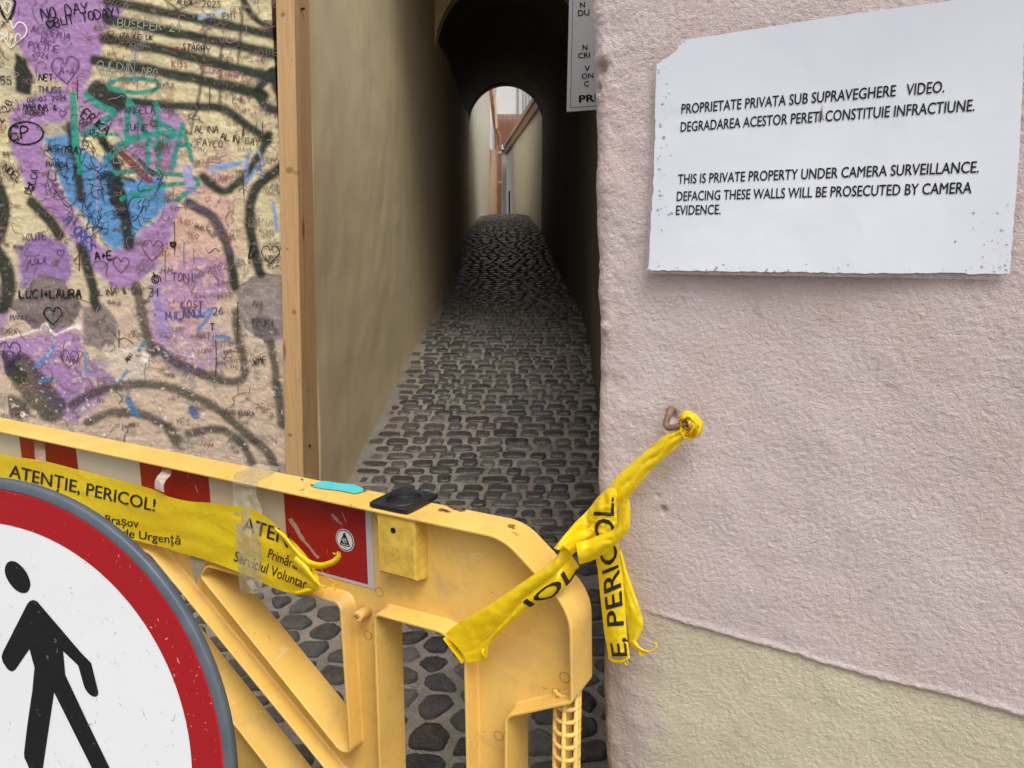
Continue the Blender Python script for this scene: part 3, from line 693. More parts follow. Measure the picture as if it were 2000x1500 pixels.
for p, w in [([(142, 186), (146, 260), (156, 334)], 15), ([(168, 186), (190, 204), (222, 220), (200, 240), (164, 262)], 13), ([(164, 262), (200, 262), (232, 262)], 9), ([(252, 194), (247, 270)], 12), ([(252, 194), (270, 230), (292, 274)], 11),
             ([(228, 285), (290, 262), (340, 262)], 12), ([(307, 204), (309, 330)], 12), ([(308, 236), (340, 262), (300, 288)], 10), ([(288, 268), (288, 330)], 11), ([(356, 244), (336, 326)], 11), ([(356, 246), (374, 312)], 9), ([(342, 284), (372, 284)], 8),
             ([(213, 340), (260, 334), (320, 338), (388, 352), (345, 392)], 10), ([(236, 388), (300, 366), (366, 358)], 9), ([(240, 384), (290, 384), (340, 392)], 5), ([(262, 268), (215, 305)], 14)]:
    spray(p, w, TEAL, 2.2, 0.95, cat=True, warp=0.45, worn=0.62)
spray([(262 + 50 * math.cos(t), 167 + 13 * math.sin(t)) for t in np.linspace(0, 6.3, 26)], 9, TEAL, 2.5, 0.95, False, 0.4)
for p, w, c in [([(240, 302), (292, 352)], 13, (120, 40, 58)), ([(262, 304), (300, 340)], 9, (46, 50, 60)), ([(215, 345), (224, 392)], 20, (34, 36, 34)), ([(224, 392), (240, 420)], 18, (34, 36, 34)), ([(244, 348), (262, 352)], 9, (52, 46, 56)), ([(190, 300), (189, 410)], 3, (160, 130, 180)), ([(206, 320), (200, 390)], 3, (50, 50, 60)),
                ([(72, 716), (90, 700), (104, 678)], 10, (78, 122, 170)), ([(80, 745), (104, 738)], 9, (78, 122, 170)), ([(385, 622), (415, 605), (388, 645)], 7, (84, 116, 172)), ([(424, 658), (448, 660)], 8, (70, 120, 160)), ([(280, 670), (272, 682)], 9, (60, 120, 150)),
                ([(252, 780), (260, 800), (266, 808)], 11, (62, 112, 160)), ([(376, 800), (384, 812)], 14, (70, 92, 140)), ([(236, 740), (248, 725)], 6, (80, 130, 180)), ([(210, 738), (228, 748)], 5, (80, 130, 180)), ([(485, 300), (478, 360), (503, 322), (512, 345)], 7, LBL), ([(505, 298), (516, 322)], 6, LBL), ([(415, 330), (470, 318)], 10, LBL), ([(365, 330), (372, 370)], 18, (150, 150, 196)),
                ([(535, 400), (540, 450)], 8, LBL), ([(166, 690), (168, 730)], 7, (110, 130, 170)), ([(305, 560), (320, 660)], 16, (150, 130, 180)), ([(390, 35), (440, 20)], 8, (150, 175, 190)), ([(145, 162), (148, 163)], 7, (170, 50, 70))]:
    spray(p, w, c, 2.5, 0.9, warp=0.5)
# the painting goes on to the left
area([(-330, 60), (-180, 20), (-120, 180), (-160, 420), (-260, 520), (-340, 360)], PUR, 8, 0.95, 0.5); area([(-620, 200), (-480, 150), (-420, 330), (-520, 460)], BLUE, 8, 0.9, 0.5); area([(-900, 380), (-700, 320), (-640, 560), (-820, 640)], PUR2, 10, 0.9, 0.4)
for p, w in [([(-60, 60), (-160, 20), (-300, 40), (-380, 160), (-340, 300)], 18), ([(-90, 220), (-200, 260), (-260, 400), (-200, 560)], 18), ([(-420, 60), (-520, 120), (-640, 100)], 18), ([(-380, 420), (-480, 500), (-600, 480), (-700, 600)], 20), ([(-760, 100), (-820, 260), (-760, 400)], 18), ([(-60, 640), (-200, 700), (-340, 660), (-420, 760)], 20)]: spray(p, w, GRN, 6, 0.95)
for p in ([(-300, 200), (-240, 330), (-210, 200)], [(-190, 210), (-180, 340)], [(-560, 240), (-500, 330), (-470, 250)]): spray(p, 13, TEAL, 3, 0.9)
# chipped plaster and hairline crack
chip = 0.7 * smooth(0.56, 0.61, fbm(sx / 11, sy / 11, 12.5)) * (0.25 + 0.75 * smooth(560, 720, sy)) * smooth(-0.3, 0.2, n1 + 0.2); C = mixc(C, (205, 196, 182), chip)
chip2 = smooth(0.85, 0.9, fbm(sx / 7, sy / 7, 22.5)) * smooth(500, 760, sy); C = mixc(C, (228, 222, 214), chip2)
crack = dseg([(-30, 662), (30, 660), (80, 640), (95, 636), (110, 655), (140, 640), (160, 632)], wx, wy); C = mixc(C, (220, 208, 202), 1 - smooth(1.5, 3.5, crack))
for bx, by, br in ((86, 636, 10), (152, 636, 9), (285, 700, 14), (45, 810, 8)): C = mixc(C, (226, 216, 210), 1 - smooth(br * 0.6, br, np.hypot(wx - bx, wy - by)))
C = C * (1 + 0.06 * n3[..., None]) * 1.05
relief = 0.004 * n1 + 0.0022 * n2 + 0.0012 * n3 - 0.003 * chip - 0.003 * (dpoly([(40, 575), (80, 537), (128, 552), (162, 600), (132, 642), (60, 642), (18, 602)], wx, wy) < 0) - 0.003 * (dpoly([(455, 570), (500, 535), (560, 540), (560, 660), (520, 672), (475, 640)], wx, wy) < 0)
GVd = GV - GN * relief[..., None]
gw = thing('graffiti_wall', GO * np.array([1, 1, 0]), 'old plaster wall covered in purple, teal and dark green graffiti and scribbled names', 'wall')
Vg = GVd.reshape(-1, 3); n = len(Vg); idx = np.arange(n).reshape(GU.shape)
loop = np.r_[idx[:, 0], idx[-1, 1:], idx[-2::-1, -1], idx[0, -2:0:-1]]
Vb = Vg[loop] + GN * 0.35; k = len(loop)
fs = gridfaces(*GU.shape) + [(int(loop[i]), n + i, n + (i + 1) % k, int(loop[(i + 1) % k])) for i in range(k)]
obj('plaster', np.concatenate([Vg, Vb]), fs, M_graf, gw, True, cols=np.concatenate([C.reshape(-1, 3), np.tile(lin((190, 170, 130)), (k, 1))]).clip(0.004, 0.9))

# marker handwriting: single-stroke alphabet drawn as ribbons lying on the plaster
FT = {'A': '0 0 .5 1 1 0|.2 .4 .8 .4', 'B': '0 0 0 1 .7 1 .8 .75 .6 .52 0 .5|.6 .52 .95 .25 .7 0 0 0', 'C': '1 .85 .6 1 .15 .8 0 .45 .2 .1 .6 0 1 .15', 'D': '0 0 0 1 .6 .95 1 .5 .6 .05 0 0', 'E': '1 1 0 1 0 0 1 0|0 .5 .8 .5', 'F': '1 1 0 1 0 0|0 .5 .8 .5',
      'G': '1 .85 .6 1 .15 .8 0 .45 .2 .1 .6 0 1 .15 1 .45 .6 .45', 'H': '0 0 0 1|1 0 1 1|0 .5 1 .5', 'I': '.5 0 .5 1', 'J': '.9 1 .9 .25 .6 0 .2 .05', 'K': '0 0 0 1|1 1 0 .45 1 0', 'L': '0 1 0 0 .9 0', 'M': '0 0 .1 1 .5 .4 .9 1 1 0', 'N': '0 0 0 1 1 0 1 1', 'O': '.5 0 .1 .2 0 .6 .3 1 .7 1 1 .6 .85 .15 .5 0',
      'P': '0 0 0 1 .8 1 .95 .75 .7 .5 0 .48', 'R': '0 0 0 1 .8 1 .9 .75 .6 .52 0 .5|.4 .5 1 0', 'S': '.95 .9 .5 1 .1 .8 .3 .55 .8 .4 .9 .15 .5 0 .05 .1', 'T': '0 1 1 1|.5 1 .5 0', 'U': '0 1 .05 .2 .5 0 .95 .2 1 1', 'V': '0 1 .5 0 1 1', 'W': '0 1 .25 0 .5 .7 .75 0 1 1', 'X': '0 0 1 1|0 1 1 0', 'Y': '0 1 .5 .5 1 1|.5 .5 .5 0', 'Z': '0 1 1 1 0 0 1 0',
      '0': '.5 0 .1 .3 .1 .7 .5 1 .9 .7 .9 .3 .5 0', '1': '.2 .7 .55 1 .55 0', '2': '.05 .75 .4 1 .85 .8 .7 .45 0 0 1 0', '3': '.1 1 .9 1 .5 .6 .9 .35 .6 0 .1 .08', '4': '.7 0 .7 1 0 .35 1 .35', '5': '.9 1 .2 1 .15 .55 .7 .55 .9 .25 .5 0 .1 .1', '6': '.8 1 .25 .6 .1 .25 .5 0 .85 .25 .5 .5 .15 .35', '7': '0 1 1 1 .4 0', '8': '.5 .5 .15 .75 .5 1 .85 .75 .5 .5 .1 .25 .5 0 .9 .25 .5 .5', '9': '.85 .7 .5 .95 .15 .7 .5 .5 .85 .7 .7 0',
      '+': '.5 .15 .5 .75|.15 .45 .85 .45', '-': '.2 .45 .8 .45', '.': '.4 0 .5 .06', '!': '.5 1 .5 .3|.5 .08 .5 0', '&': '1 0 .2 .8 .45 1 .6 .8 .1 .3 .3 0 .6 .05 .95 .4', '@': '.7 .3 .4 .3 .4 .6 .7 .6 .7 .3 1 .4 .9 .9 .4 1 0 .5 .3 0 .8 0',
      '<': '.5 0 0 .6 .1 .95 .35 1 .5 .75 .65 1 .9 .95 1 .6 .5 0', 'ç': '.9 .8 .4 1 0 .5 .4 0 .9 .15|.5 0 .4 -.2'}
FT = {k: [np.array(s.split(), float).reshape(-1, 2) for s in v.split('|')] for k, v in FT.items()}
HV, HF, HC = [], [], []
def ribbon_px(pts, w, col, lift=0.004):
    pts = catmull(pts, max(4, int(np.sum(np.linalg.norm(np.diff(pts, axis=0), axis=1)) / 3.0))) if len(pts) > 2 else np.asarray(pts, float)
    t = np.gradient(pts, axis=0); t /= np.linalg.norm(t, axis=1)[:, None] + 1e-9; nr = np.stack([-t[:, 1], t[:, 0]], 1)
    b = len(HV); ww = w / 2 * (1 + 0.2 * rng.uniform(-1, 1, len(pts)))
    for p, q, h in zip(pts, nr, ww):
        for s in (-1, 1):
            X = p + q * h * s; HV.append(onG(X[0], X[1], lift)); HC.append(col)
    for i in range(len(pts) - 1): HF.append((b + 2 * i, b + 2 * i + 1, b + 2 * i + 3, b + 2 * i + 2))
def write(text, x, y, h, ang=0.0, col=(25, 22, 26), w=2.0, sp=0.86, jit=0.06, asp=0.62):
    c, s = math.cos(R(ang)), math.sin(R(ang)); cx = 0.0; L = lin(col)
    for ch in text.upper() if text != 'ç' else text:
        if ch != ' ' and ch in FT:
            for st in FT[ch]:
                q = st + rng.uniform(-jit, jit, st.shape); lx_, ly_ = (q[:, 0] * asp + cx) * h, q[:, 1] * h
                ribbon_px(np.stack([x + c * lx_ + s * -ly_ * 0 + c * 0 + (s * ly_), y + s * lx_ - c * ly_], 1), w, L)
        cx += (asp + 0.2) * sp * (1.12 if ch != 'I' else 0.8)
def loopshape(pts, w, col=(25, 22, 26)): ribbon_px(np.asarray(pts, float), w, lin(col))
K, KR, KP, KW, KB = (24, 22, 26), (120, 44, 56), (86, 56, 104), (226, 220, 214), (48, 84, 140)
for a in [('NO DAY', 82, 38, 20, -9, K, 2.6), ('BUT TODAY!', 108, 53, 17, -11, K, 2.6), ('ACADEMIA', 60, 62, 13, 12, KP, 1.5), ('DE', 80, 82, 11, 10, KP, 1.5), ('POLITIE', 55, 92, 12, 10, KP, 1.5), ('2026', 62, 108, 11, 12, KP, 1.5), ('NET', 76, 156, 12, 3, K, 2), ('THUGS', 74, 180, 12, 2, (60, 56, 80), 1.8),
          ('02.03.2026', 53, 200, 10, -4, K, 1.5), ('MARINA &', 45, 213, 11, 2, K, 1.7), ('ROBERT', 50, 224, 10, 2, K, 1.7), ('EP', 22, 272, 24, -2, K, 3.2), ('ERIKA', 158, 226, 17, 38, K, 2.4), ('02.02.2026', 152, 240, 12, 42, K, 1.7), ('ANGELA', 243, 221, 13, 0, (60, 52, 80), 1.7), ('SUFIE', 245, 254, 12, 2, (60, 52, 80), 1.7),
          ('M+D', 3, 78, 17, 8, KW, 2.4), ('A-A', 116, 144, 13, 6, KP, 1.5), ('FLOR', 88, 368, 9, -3, KP, 1.3), ('ESZER', 90, 380, 9, -3, KP, 1.3), ('AçORES', 122, 430, 18, 50, (58, 92, 150), 3), ('A+E', 186, 508, 15, -4, K, 3.2), ('LUCI+LAURA', 38, 582, 16, 0, K, 3), ('CUTE', 52, 470, 13, -5, (90, 60, 80), 1.8), ('LOLA', 60, 516, 10, -5, KP, 1.6),
          ('TONI', 335, 548, 15, 2, KP, 1.7), ('I LOST', 335, 600, 14, 2, KP, 1.7), ('MILANUL 26', 325, 625, 15, -6, (70, 80, 130), 2), ('DULCA', 60, 380, 13, -72, K, 1.8), ('NOEL 31', 4, 330, 14, 40, K, 2), ('ANI', 250, 708, 9, -55, K, 1.7), ('TEN', 0, 702, 16, 0, KP, 2), ('ALINA & DU', 185, 578, 12, -4, (70, 72, 70), 1.8), ('BUSKFER 29', 230, 52, 16, 5, (150, 156, 140), 1.8), ('GULDIN', 188, 136, 17, 4, (140, 148, 138), 1.8), ('NRG', 278, 144, 13, 6, (140, 148, 138), 1.8),
          ('ALINA', 380, 258, 13, 2, (60, 50, 40), 1.7), ('FAYCO', 385, 284, 13, 5, (90, 60, 60), 1.7), ('ALIN GAY', 430, 272, 13, 10, (60, 50, 40), 1.7), ('IZA CE UK', 232, 74, 10, 4, K, 1.6), ('EMI', 435, 38, 12, -2, (90, 84, 80), 1.6), ('ALEX', 345, 8, 10, 4, K, 1.5), ('2025', 395, 12, 12, 4, K, 1.5), ('STARRY', 355, 96, 12, 8, K, 1.7), ('WMF', 495, 712, 12, -8, (60, 50, 50), 1.6), ('CAPRIOARA', 430, 810, 10, 3, (90, 80, 80), 1.4), ('T', 410, 646, 14, 0, K, 2), ('TZUKI', 490, 636, 12, 0, (70, 62, 66), 1.6),
          ('MAGDA', 90, 325, 11, 5, K, 1.6), ('ASHTRAY', 92, 296, 13, 4, K, 1.7), ('55', 0, 165, 16, 0, K, 1.8), ('2.20', 4, 240, 15, -62, K, 1.8), ('31', 290, 580, 16, 0, (70, 72, 66), 1.9), ('MANUEL', 20, 625, 10, 0, KP, 1.3), ('SARI', 118, 706, 12, 8, KP, 1.5), ('GABI', 330, 100, 9, 5, KR, 1.3), ('KISS', 335, 130, 11, 4, (150, 60, 60), 1.6), ('LUNG', 400, 142, 11, 4, (170, 110, 130), 1.6), ('MARI', 440, 150, 12, 5, (170, 110, 140), 1.6), ('LILY', 455, 202, 13, -4, (150, 70, 90), 1.6)]:
    write(a[0], *a[1:4], a[4], a[5], a[6])
def heart(cx, cy, s, ang, col, w):
    q = np.array(FT['<'][0]) - [0.5, 0.5]; c, s_ = math.cos(R(ang)), math.sin(R(ang))
    loopshape(np.stack([cx + s * (c * q[:, 0] + s_ * q[:, 1]), cy + s * (s_ * q[:, 0] - c * q[:, 1])], 1), w, col)
heart(24, 68, 52, 8, KW, 2.6); heart(128, 138, 52, -6, KP, 1.7); heart(103, 618, 34, 0, K, 2.8); heart(122, 222, 13, 10, KP, 1.6); heart(298, 490, 40, 5, KR, 1.4); heart(236, 518, 30, 0, KR, 1.4); heart(18, 690, 42, 0, KP, 1.8); heart(300, 242, 13, 5, K, 1.5); heart(216, 66, 12, 0, K, 1.5); heart(98, 48, 15, 0, K, 4); heart(118, 494, 14, 0, KP, 1.4); heart(528, 498, 34, 0, K, 1.6); heart(135, 702, 34, 6, KP, 1.3)
loopshape([(50 + 34 * math.cos(t), 260 + 22 * math.sin(t)) for t in np.linspace(-2, 4.6, 22)], 3.0)
loopshape([(-6, 2), (14, 40), (29, 6), (18, -8)], 4.5); loopshape([(2, 8), (14, 26), (22, 8), (8, 2), (12, 14)], 3, (220, 214, 210)); loopshape([(304 + r_ * math.cos(t), 546 + r_ * math.sin(t)) for t, r_ in zip(np.linspace(0, 13, 30), np.linspace(2, 10, 30))], 2.2); loopshape([(299, 532), (303, 540)], 2.5); heart(338, 478, 10, 0, K, 4)
loopshape([(492, 470), (486, 505), (500, 490)], 3)
bank = ['ANA', 'MIA+LEO', 'IOANA', 'DAN', 'LOVE', '2025', '2026', 'VALI', 'RAUL', 'A+C', 'SOFI', 'TOM', 'ELA', 'MAX', 'ADI+EVA', 'KATI', '12.05', 'CRIS', 'NOA', 'PAU', 'TEO', 'J+M', 'LIS', 'OANA', 'BIA', 'HUGO', 'WE WERE', 'SARA', 'FER', '<', '25.08', 'IRIS', 'BEN', 'GIGI', 'YES', 'ROMA', 'Z+K']
for i in range(560):
    x, y = random.uniform(-20, 540), random.uniform(-10, 880)
    if i % 5 == 0: x = random.uniform(-60, -15)
    if 0 < x < 300 and 0 < y < 560 and random.random() < 0.62: continue
    if x < 330 and y > 640 and random.random() < 0.45: continue
    h = random.choice([6, 7, 8, 9, 11, 13]); col = random.choice([(50, 42, 44), (70, 56, 56), (92, 70, 66), (120, 60, 62), (96, 70, 110), (66, 76, 112), (84, 74, 60), (40, 36, 40)])
    write(random.choice(bank), x, y, h, random.gauss(2, 13), tuple(int(k * .6 + b * .4) for k, b in zip(col, (190, 172, 140))), random.uniform(0.8, 1.35), jit=0.14, sp=random.uniform(.75, 1.0), asp=random.uniform(.45, .75))
for i in range(330):          # scrawls, loops and scratches
    x, y = random.uniform(-15, 540), random.uniform(-5, 870); blue = dpoly([(86, 262), (166, 292), (216, 302), (240, 352), (318, 342), (332, 392), (226, 492), (140, 402)], np.array([x]), np.array([y]))[0] < 0
    if random.random() < .35: x, y = random.uniform(95, 320), random.uniform(270, 470); blue = dpoly([(86, 262), (166, 292), (216, 302), (240, 352), (318, 342), (332, 392), (226, 492), (140, 402)], np.array([x]), np.array([y]))[0] < 0
    a0 = random.uniform(0, 6.28); pts = [(x, y)]
    for k in range(random.randint(3, 7)): a0 += random.gauss(0, 1.1); l = random.uniform(4, 14); pts.append((pts[-1][0] + l * math.cos(a0), pts[-1][1] + l * math.sin(a0)))
    loopshape(pts, random.uniform(.7, 1.5), random.choice([(30, 36, 60), (24, 24, 30), (40, 50, 84)]) if blue else random.choice([(120, 104, 88), (104, 84, 96), (134, 96, 92), (92, 80, 70), (150, 128, 150)]))
for i in range(26):           # runs of paint
    x, y = random.uniform(0, 530), random.uniform(100, 700); l = random.uniform(20, 80); loopshape([(x, y), (x + random.uniform(-1, 1), y + l * .5), (x + random.uniform(-1, 1), y + l)], random.uniform(1, 2.2), random.choice([(54, 56, 48), (150, 118, 160), (96, 128, 170), (60, 130, 118), (70, 60, 60)]))
obj('marker_writing', np.array(HV), HF, None, gw, mats=[Mat('marker_ink', 0.5, 0.3).m], cols=np.array(HC))
_m = bpy.data.materials['marker_ink']; _t = _m.node_tree; _a = _t.nodes.new('ShaderNodeAttribute'); _a.attribute_name = 'paint'; _t.links.new(_a.outputs['Color'], _t.nodes['Principled BSDF'].inputs['Base Color'])

# ------------------------------------------------------------ pink wall with its rough corner
corner_px = [(1142, -60), (1142, 0), (1147, 100), (1150, 200), (1154, 300), (1158, 500), (1160, 600), (1160, 800), (1159, 900), (1162, 1100), (1166, 1250), (1172, 1400), (1178, 1500), (1180, 1560)]
cw = np.array([onW(*p) for p in corner_px]); cU = np.array([np.dot(p - W0, WR) for p in cw]); cZ = cw[:, 2]
o_ = np.argsort(cZ); cU, cZ = cU[o_], cZ[o_]
u0 = float(np.median(cU)); RAD = 0.028
pz = nonuni([(-0.05, 0.55, 40), (0.55, 2.05, 620), (2.05, 2.7, 24)])
cols_ = [(0.0, b) for b in np.linspace(0.5, RAD, 26)[:-1]] + [(RAD - RAD * math.cos(t), RAD - RAD * math.sin(t)) for t in np.linspace(0, math.pi / 2, 22)]
ua = nonuni([(RAD, 1.0, 400), (1.0, 4.5, 60)])[1:]
cols_ += [(a, 0.0) for a in ua]; cols_ = np.array(cols_); ci = np.arange(len(cols_))
tn = np.gradient(cols_, axis=0); tn /= np.linalg.norm(tn, axis=1)[:, None]; on = np.stack([tn[:, 1], -tn[:, 0]], 1)      # outward, in (right, inward) axes
arc_len = np.r_[0, np.cumsum(np.linalg.norm(np.diff(cols_, axis=0), axis=1))]
AL, PZ = np.meshgrid(arc_len, pz, indexing='ij')
shift = np.interp(pz, cZ, cU) - u0
a_ = cols_[:, 0][:, None] + shift[None] * np.exp(-cols_[:, 0] / 0.12)[:, None] + 0 * PZ; b_ = cols_[:, 1][:, None] + 0 * PZ
bp_ = [onW(x, y) for x, y in ((1300, 1208), (1600, 1292), (1990, 1397))]; zpl = float(np.mean([p[2] for p in bp_])); print('plinth', [round(float(p[2]), 3) for p in bp_])
zline = zpl + np.interp(np.dot(np.array(bp_) - W0, WR)[0], [0, 1], [0, 0]) + 0 * PZ + 0.0025 * fbm(AL * 12, 0.5, 0) + 0.0012 * fbm(AL * 60, 1.5, 0)
us = np.array([np.dot(p - W0, WR) - u0 for p in bp_]); zz_ = np.array([p[2] for p in bp_]); cf = np.polyfit(us, zz_, 1)
zline = np.polyval(cf, a_) + 0.003 * fbm(AL * 9, 0.5, 0) + 0.0022 * fbm(AL * 60, PZ * 60, 0)
below = 1 - smooth(-0.0015, 0.0015, PZ - zline)
fade = smooth(arc_len[46] + 0.03, arc_len[46] + 0.12, AL + 0.03 * fbm(AL * 15, PZ * 15))
stain = np.exp(-((AL - arc_len[46] + 0.02) / 0.10) ** 2) * smooth(zpl + 0.20, zpl - 0.1, PZ) * 0.75
rel = 0.0032 * fbm(AL * 4, PZ * 4) + 0.0006 * fbm(AL * 16, PZ * 16, 3)
near = np.exp(-((AL - arc_len[36]) / 0.09) ** 2)
rel = rel + near * (0.0018 * fbm(AL * 22, PZ * 22, 5) + 0.0028 * fbm(AL * 9, PZ * 9, 6))
st = fbm(AL * 150 + 0.9 * fbm(AL * 40, PZ * 40, 1), PZ * 195 + 0.9 * fbm(AL * 40, PZ * 40, 2), 1.0, 3)
rel = rel + 0.0005 * (1 - np.abs(st) * 1.6) + 0.0009 * fbm(AL * 170, PZ * 200, 4, 2)
rel = rel - 0.0028 * below * fade + 0.002 * np.exp(-((PZ - zline - 0.004) / 0.004) ** 2) * fade
def dent(px, py, r, dep):
    p = onW(px, py); q = np.dot(p - W0, WR) - u0; return -dep * np.exp(-(((a_ - q) ** 2 + (PZ - p[2]) ** 2) / r ** 2) ** 1.5) * (b_ < 0.02)
for d_ in ((1172, 133, 0.011, 0.006), (1162, 172, 0.007, 0.004), (1296, 995, 0.006, 0.004), (1285, 968, 0.004, 0.003), (1311, 812, 0.009, 0.006), (1180, 640, 0.008, -0.004)): rel = rel + dent(*d_)
pit = np.clip(-(dent(1172, 133, 0.012, 1) + dent(1162, 172, 0.007, .6) + dent(1296, 995, 0.006, .8) + dent(1312, 800, 0.009, .5)), 0, 1)
pos = W0[None, None] * np.array([1, 1, 0]) + (u0 + a_ + on[:, 0][:, None] * rel)[..., None] * WR + (b_ + on[:, 1][:, None] * rel)[..., None] * WIN + PZ[..., None] * UP
Vp = pos.reshape(-1, 3); n = len(Vp); idx = np.arange(n).reshape(AL.shape)
loop = np.r_[idx[-1, 1:], idx[-2::-1, -1], idx[0, -2:0:-1]]
back = []
dirt = smooth(0.25, 0.75, fbm(AL * 3, PZ * 5, 7) + 0.25 * fbm(AL * 30, PZ * 30, 8)) * 0.10 + smooth(0.62, 0.7, fbm(AL * 24, PZ * 24, 11)) * 0.18
colp = np.stack([below * fade, np.clip(stain + pit * 0.8 + dirt, 0, 1), 0 * AL], -1).reshape(-1, 3)
capb = Vp[idx[-1]] + WIN * 0.5
Vp2 = np.concatenate([Vp, capb]); nz = len(pz)
fs = gridfaces(*AL.shape) + [(int(idx[-1, j]), int(idx[-1, j + 1]), n + j + 1, n + j) for j in range(nz - 1)] + [(n + j, n + j + 1, int(idx[0, j + 1]), int(idx[0, j])) for j in range(nz - 1)]
tag(obj('pink_wall', Vp2, fs, M_pink, shade=True, cols=np.concatenate([colp, np.zeros((nz, 3))]), origin=W0 * np.array([1, 1, 0])), 'rough pink stucco wall with a yellow painted base and crumbling corner, right side', 'wall')
# ------------------------------------------------------------ laminated notice on the pink wall
nC = dict(tl=onW(1283, 92), tr=onW(2006, -12), bl=onW(1270, 533), br=onW(1976, 546))
nx = nC['br'] - nC['bl']; nx[2] = 0; nx /= np.linalg.norm(nx)
def wxy(p): return np.array([np.dot(p - nC['bl'], WR), p[2]])
def lift(q):            # how far the sheet stands off the wall: bottom edge and right corner curl out a little
    zlo_ = nC['bl'][2]; t = np.clip((q[..., 1] - zlo_) / 0.31, 0, 1)
    return 0.0075 + 0.011 * (1 - t) ** 2.5 * (0.55 + 0.45 * np.sin(q[..., 0] * 9 + 0.6)) + 0.012 * np.clip(t - 0.6, 0, 1) ** 2 * np.clip(q[..., 0] / 0.44, 0, 1) * 3
def sheet(q, off): 
    q = np.asarray(q, float); return nC['bl'] * np.array([1, 1, 0]) + q[..., :1] * WR + q[..., 1:2] * UP - WIN * (lift(q)[..., None] + off)
def sheet_poly(name, pts, mat, parent, off, n=46, thick=0.0):
    """polygon in wall coordinates cut into a fine mesh so that it follows the curl"""
    P2 = [Vector((p[0], p[1], 0)) for p in pts]; tris = tessellate_polygon([P2])
    V, Fs = subdiv2d(np.array([(p.x, p.y) for p in P2]), tris, 0.02, (1, 1)); return obj(name, sheet(V, off), Fs, mat, parent, shade=False)
no = thing('notice', nC['bl'] * np.array([1, 1, 0]) + UP * nC['bl'][2], 'white laminated notice with five lines of black capitals, torn top corner, on the pink wall', 'notice')
sheet_poly('laminate', [wxy(nC[k]) for k in ('bl', 'br', 'tr', 'tl')], M_lam, no, 0.0)
edge = [(1274, 527), (1277, 480), (1278, 430), (1281, 380), (1283, 330), (1285, 262), (1284, 215), (1286, 150), (1287, 128), (1293, 124), (1300, 118), (1307, 116), (1316, 108), (1324, 103), (1328, 97), (1330, 90), (1334, 92), (1337, 83), (1341, 88), (1344, 80), (1400, 72), (1480, 60), (1569, 46), (1700, 27), (1850, 8), (1944, -3), (2003, -10), (2001, 67), (1991, 300), (1981, 420), (1972, 534), (1900, 535), (1870, 532), (1700, 533), (1560, 530), (1420, 529), (1351, 528)]
fine = []
for i, (p, q) in enumerate(zip(edge, edge[1:] + edge[:1])):
    k = max(1, int(math.hypot(q[0] - p[0], q[1] - p[1]) / 7)); rough = 1.6 if i < 6 else (0.5 if i < 26 else 1.2)
    for t in range(k):
        x, y = p[0] + (q[0] - p[0]) * t / k, p[1] + (q[1] - p[1]) * t / k
        fine.append((x + random.uniform(-rough, rough) * 0.8, y + random.uniform(-rough, rough)))
sheet_poly('paper', [wxy(onW(*p)) for p in fine], M_paper, no, 0.0008)
mb = MB()
def note_line(text, a, b, cap):
    a, b = wxy(onW(*a)), wxy(onW(*b)); d = b - a; up = np.array([-d[1], d[0]]) / np.hypot(*d); V, Fs = glyphs(text, 0.016)
    q = a + V[:, :1] * d + V[:, 1:] * cap * up; mb.add(sheet(q, 0.0015), Fs)
c_ = 0.0121
note_line('PROPRIETATE PRIVATA SUB SUPRAVEGHERE', (1335.5, 224), (1751, 190), c_); note_line('VIDEO.', (1771, 188.6), (1845.5, 182.6), c_)
note_line('DEGRADAREA ACESTOR PERETI CONSTITUIE INFRACTIUNE.', (1334, 259), (1904, 218.6), c_)
mb.build('lettering', M_ink, no); mb = MB()
note_line('THIS IS PRIVATE PROPERTY UNDER CAMERA SURVEILLANCE.', (1330, 360), (1912, 338), c_)
note_line('DEFACING THESE WALLS WILL BE PROSECUTED BY CAMERA', (1328, 393), (1898, 378), c_); note_line('EVIDENCE.', (1327, 420), (1414, 418.5), c_)
mb.build('lettering', M_ink, no)
mb = MB()
tear = [(1603, 222), (1607, 214), (1609, 204), (1610, 222), (1613, 238), (1607, 233), (1603, 240), (1600, 236)]
mb.add([sheet(wxy(onW(*p)), 0.0012) for p in tear], [tuple(range(len(tear)))])
for i in range(190):
    s = random.random()
    if s < 0.3: x, y = 1290 + abs(random.gauss(0, 12)), random.uniform(130, 525)
    elif s < 0.6: x, y = random.uniform(1275, 1968), 528 - abs(random.gauss(0, 5))
    else: x, y = 1970 - abs(random.gauss(0, 34)), 530 - abs(random.gauss(0, 60))
    if x > 1984 - (y - 60) * 0.03 or y < 60: continue
    r = random.choice([.5, .7, .9, 1.2, 1.8, 2.8]); k = 7
    pts = [(x + r * random.uniform(.4, 1.5) * math.cos(a), y + r * random.uniform(.4, 1.1) * math.sin(a)) for a in np.linspace(0, 2 * math.pi, k, endpoint=False)]
    mb.add([sheet(wxy(onW(*p)), 0.0011) for p in pts], [tuple(range(k))])
mb.build('worn_spots', varied('worn_backing', (0.43, 0.38, 0.35), 0.9, 0.3, 60), no)

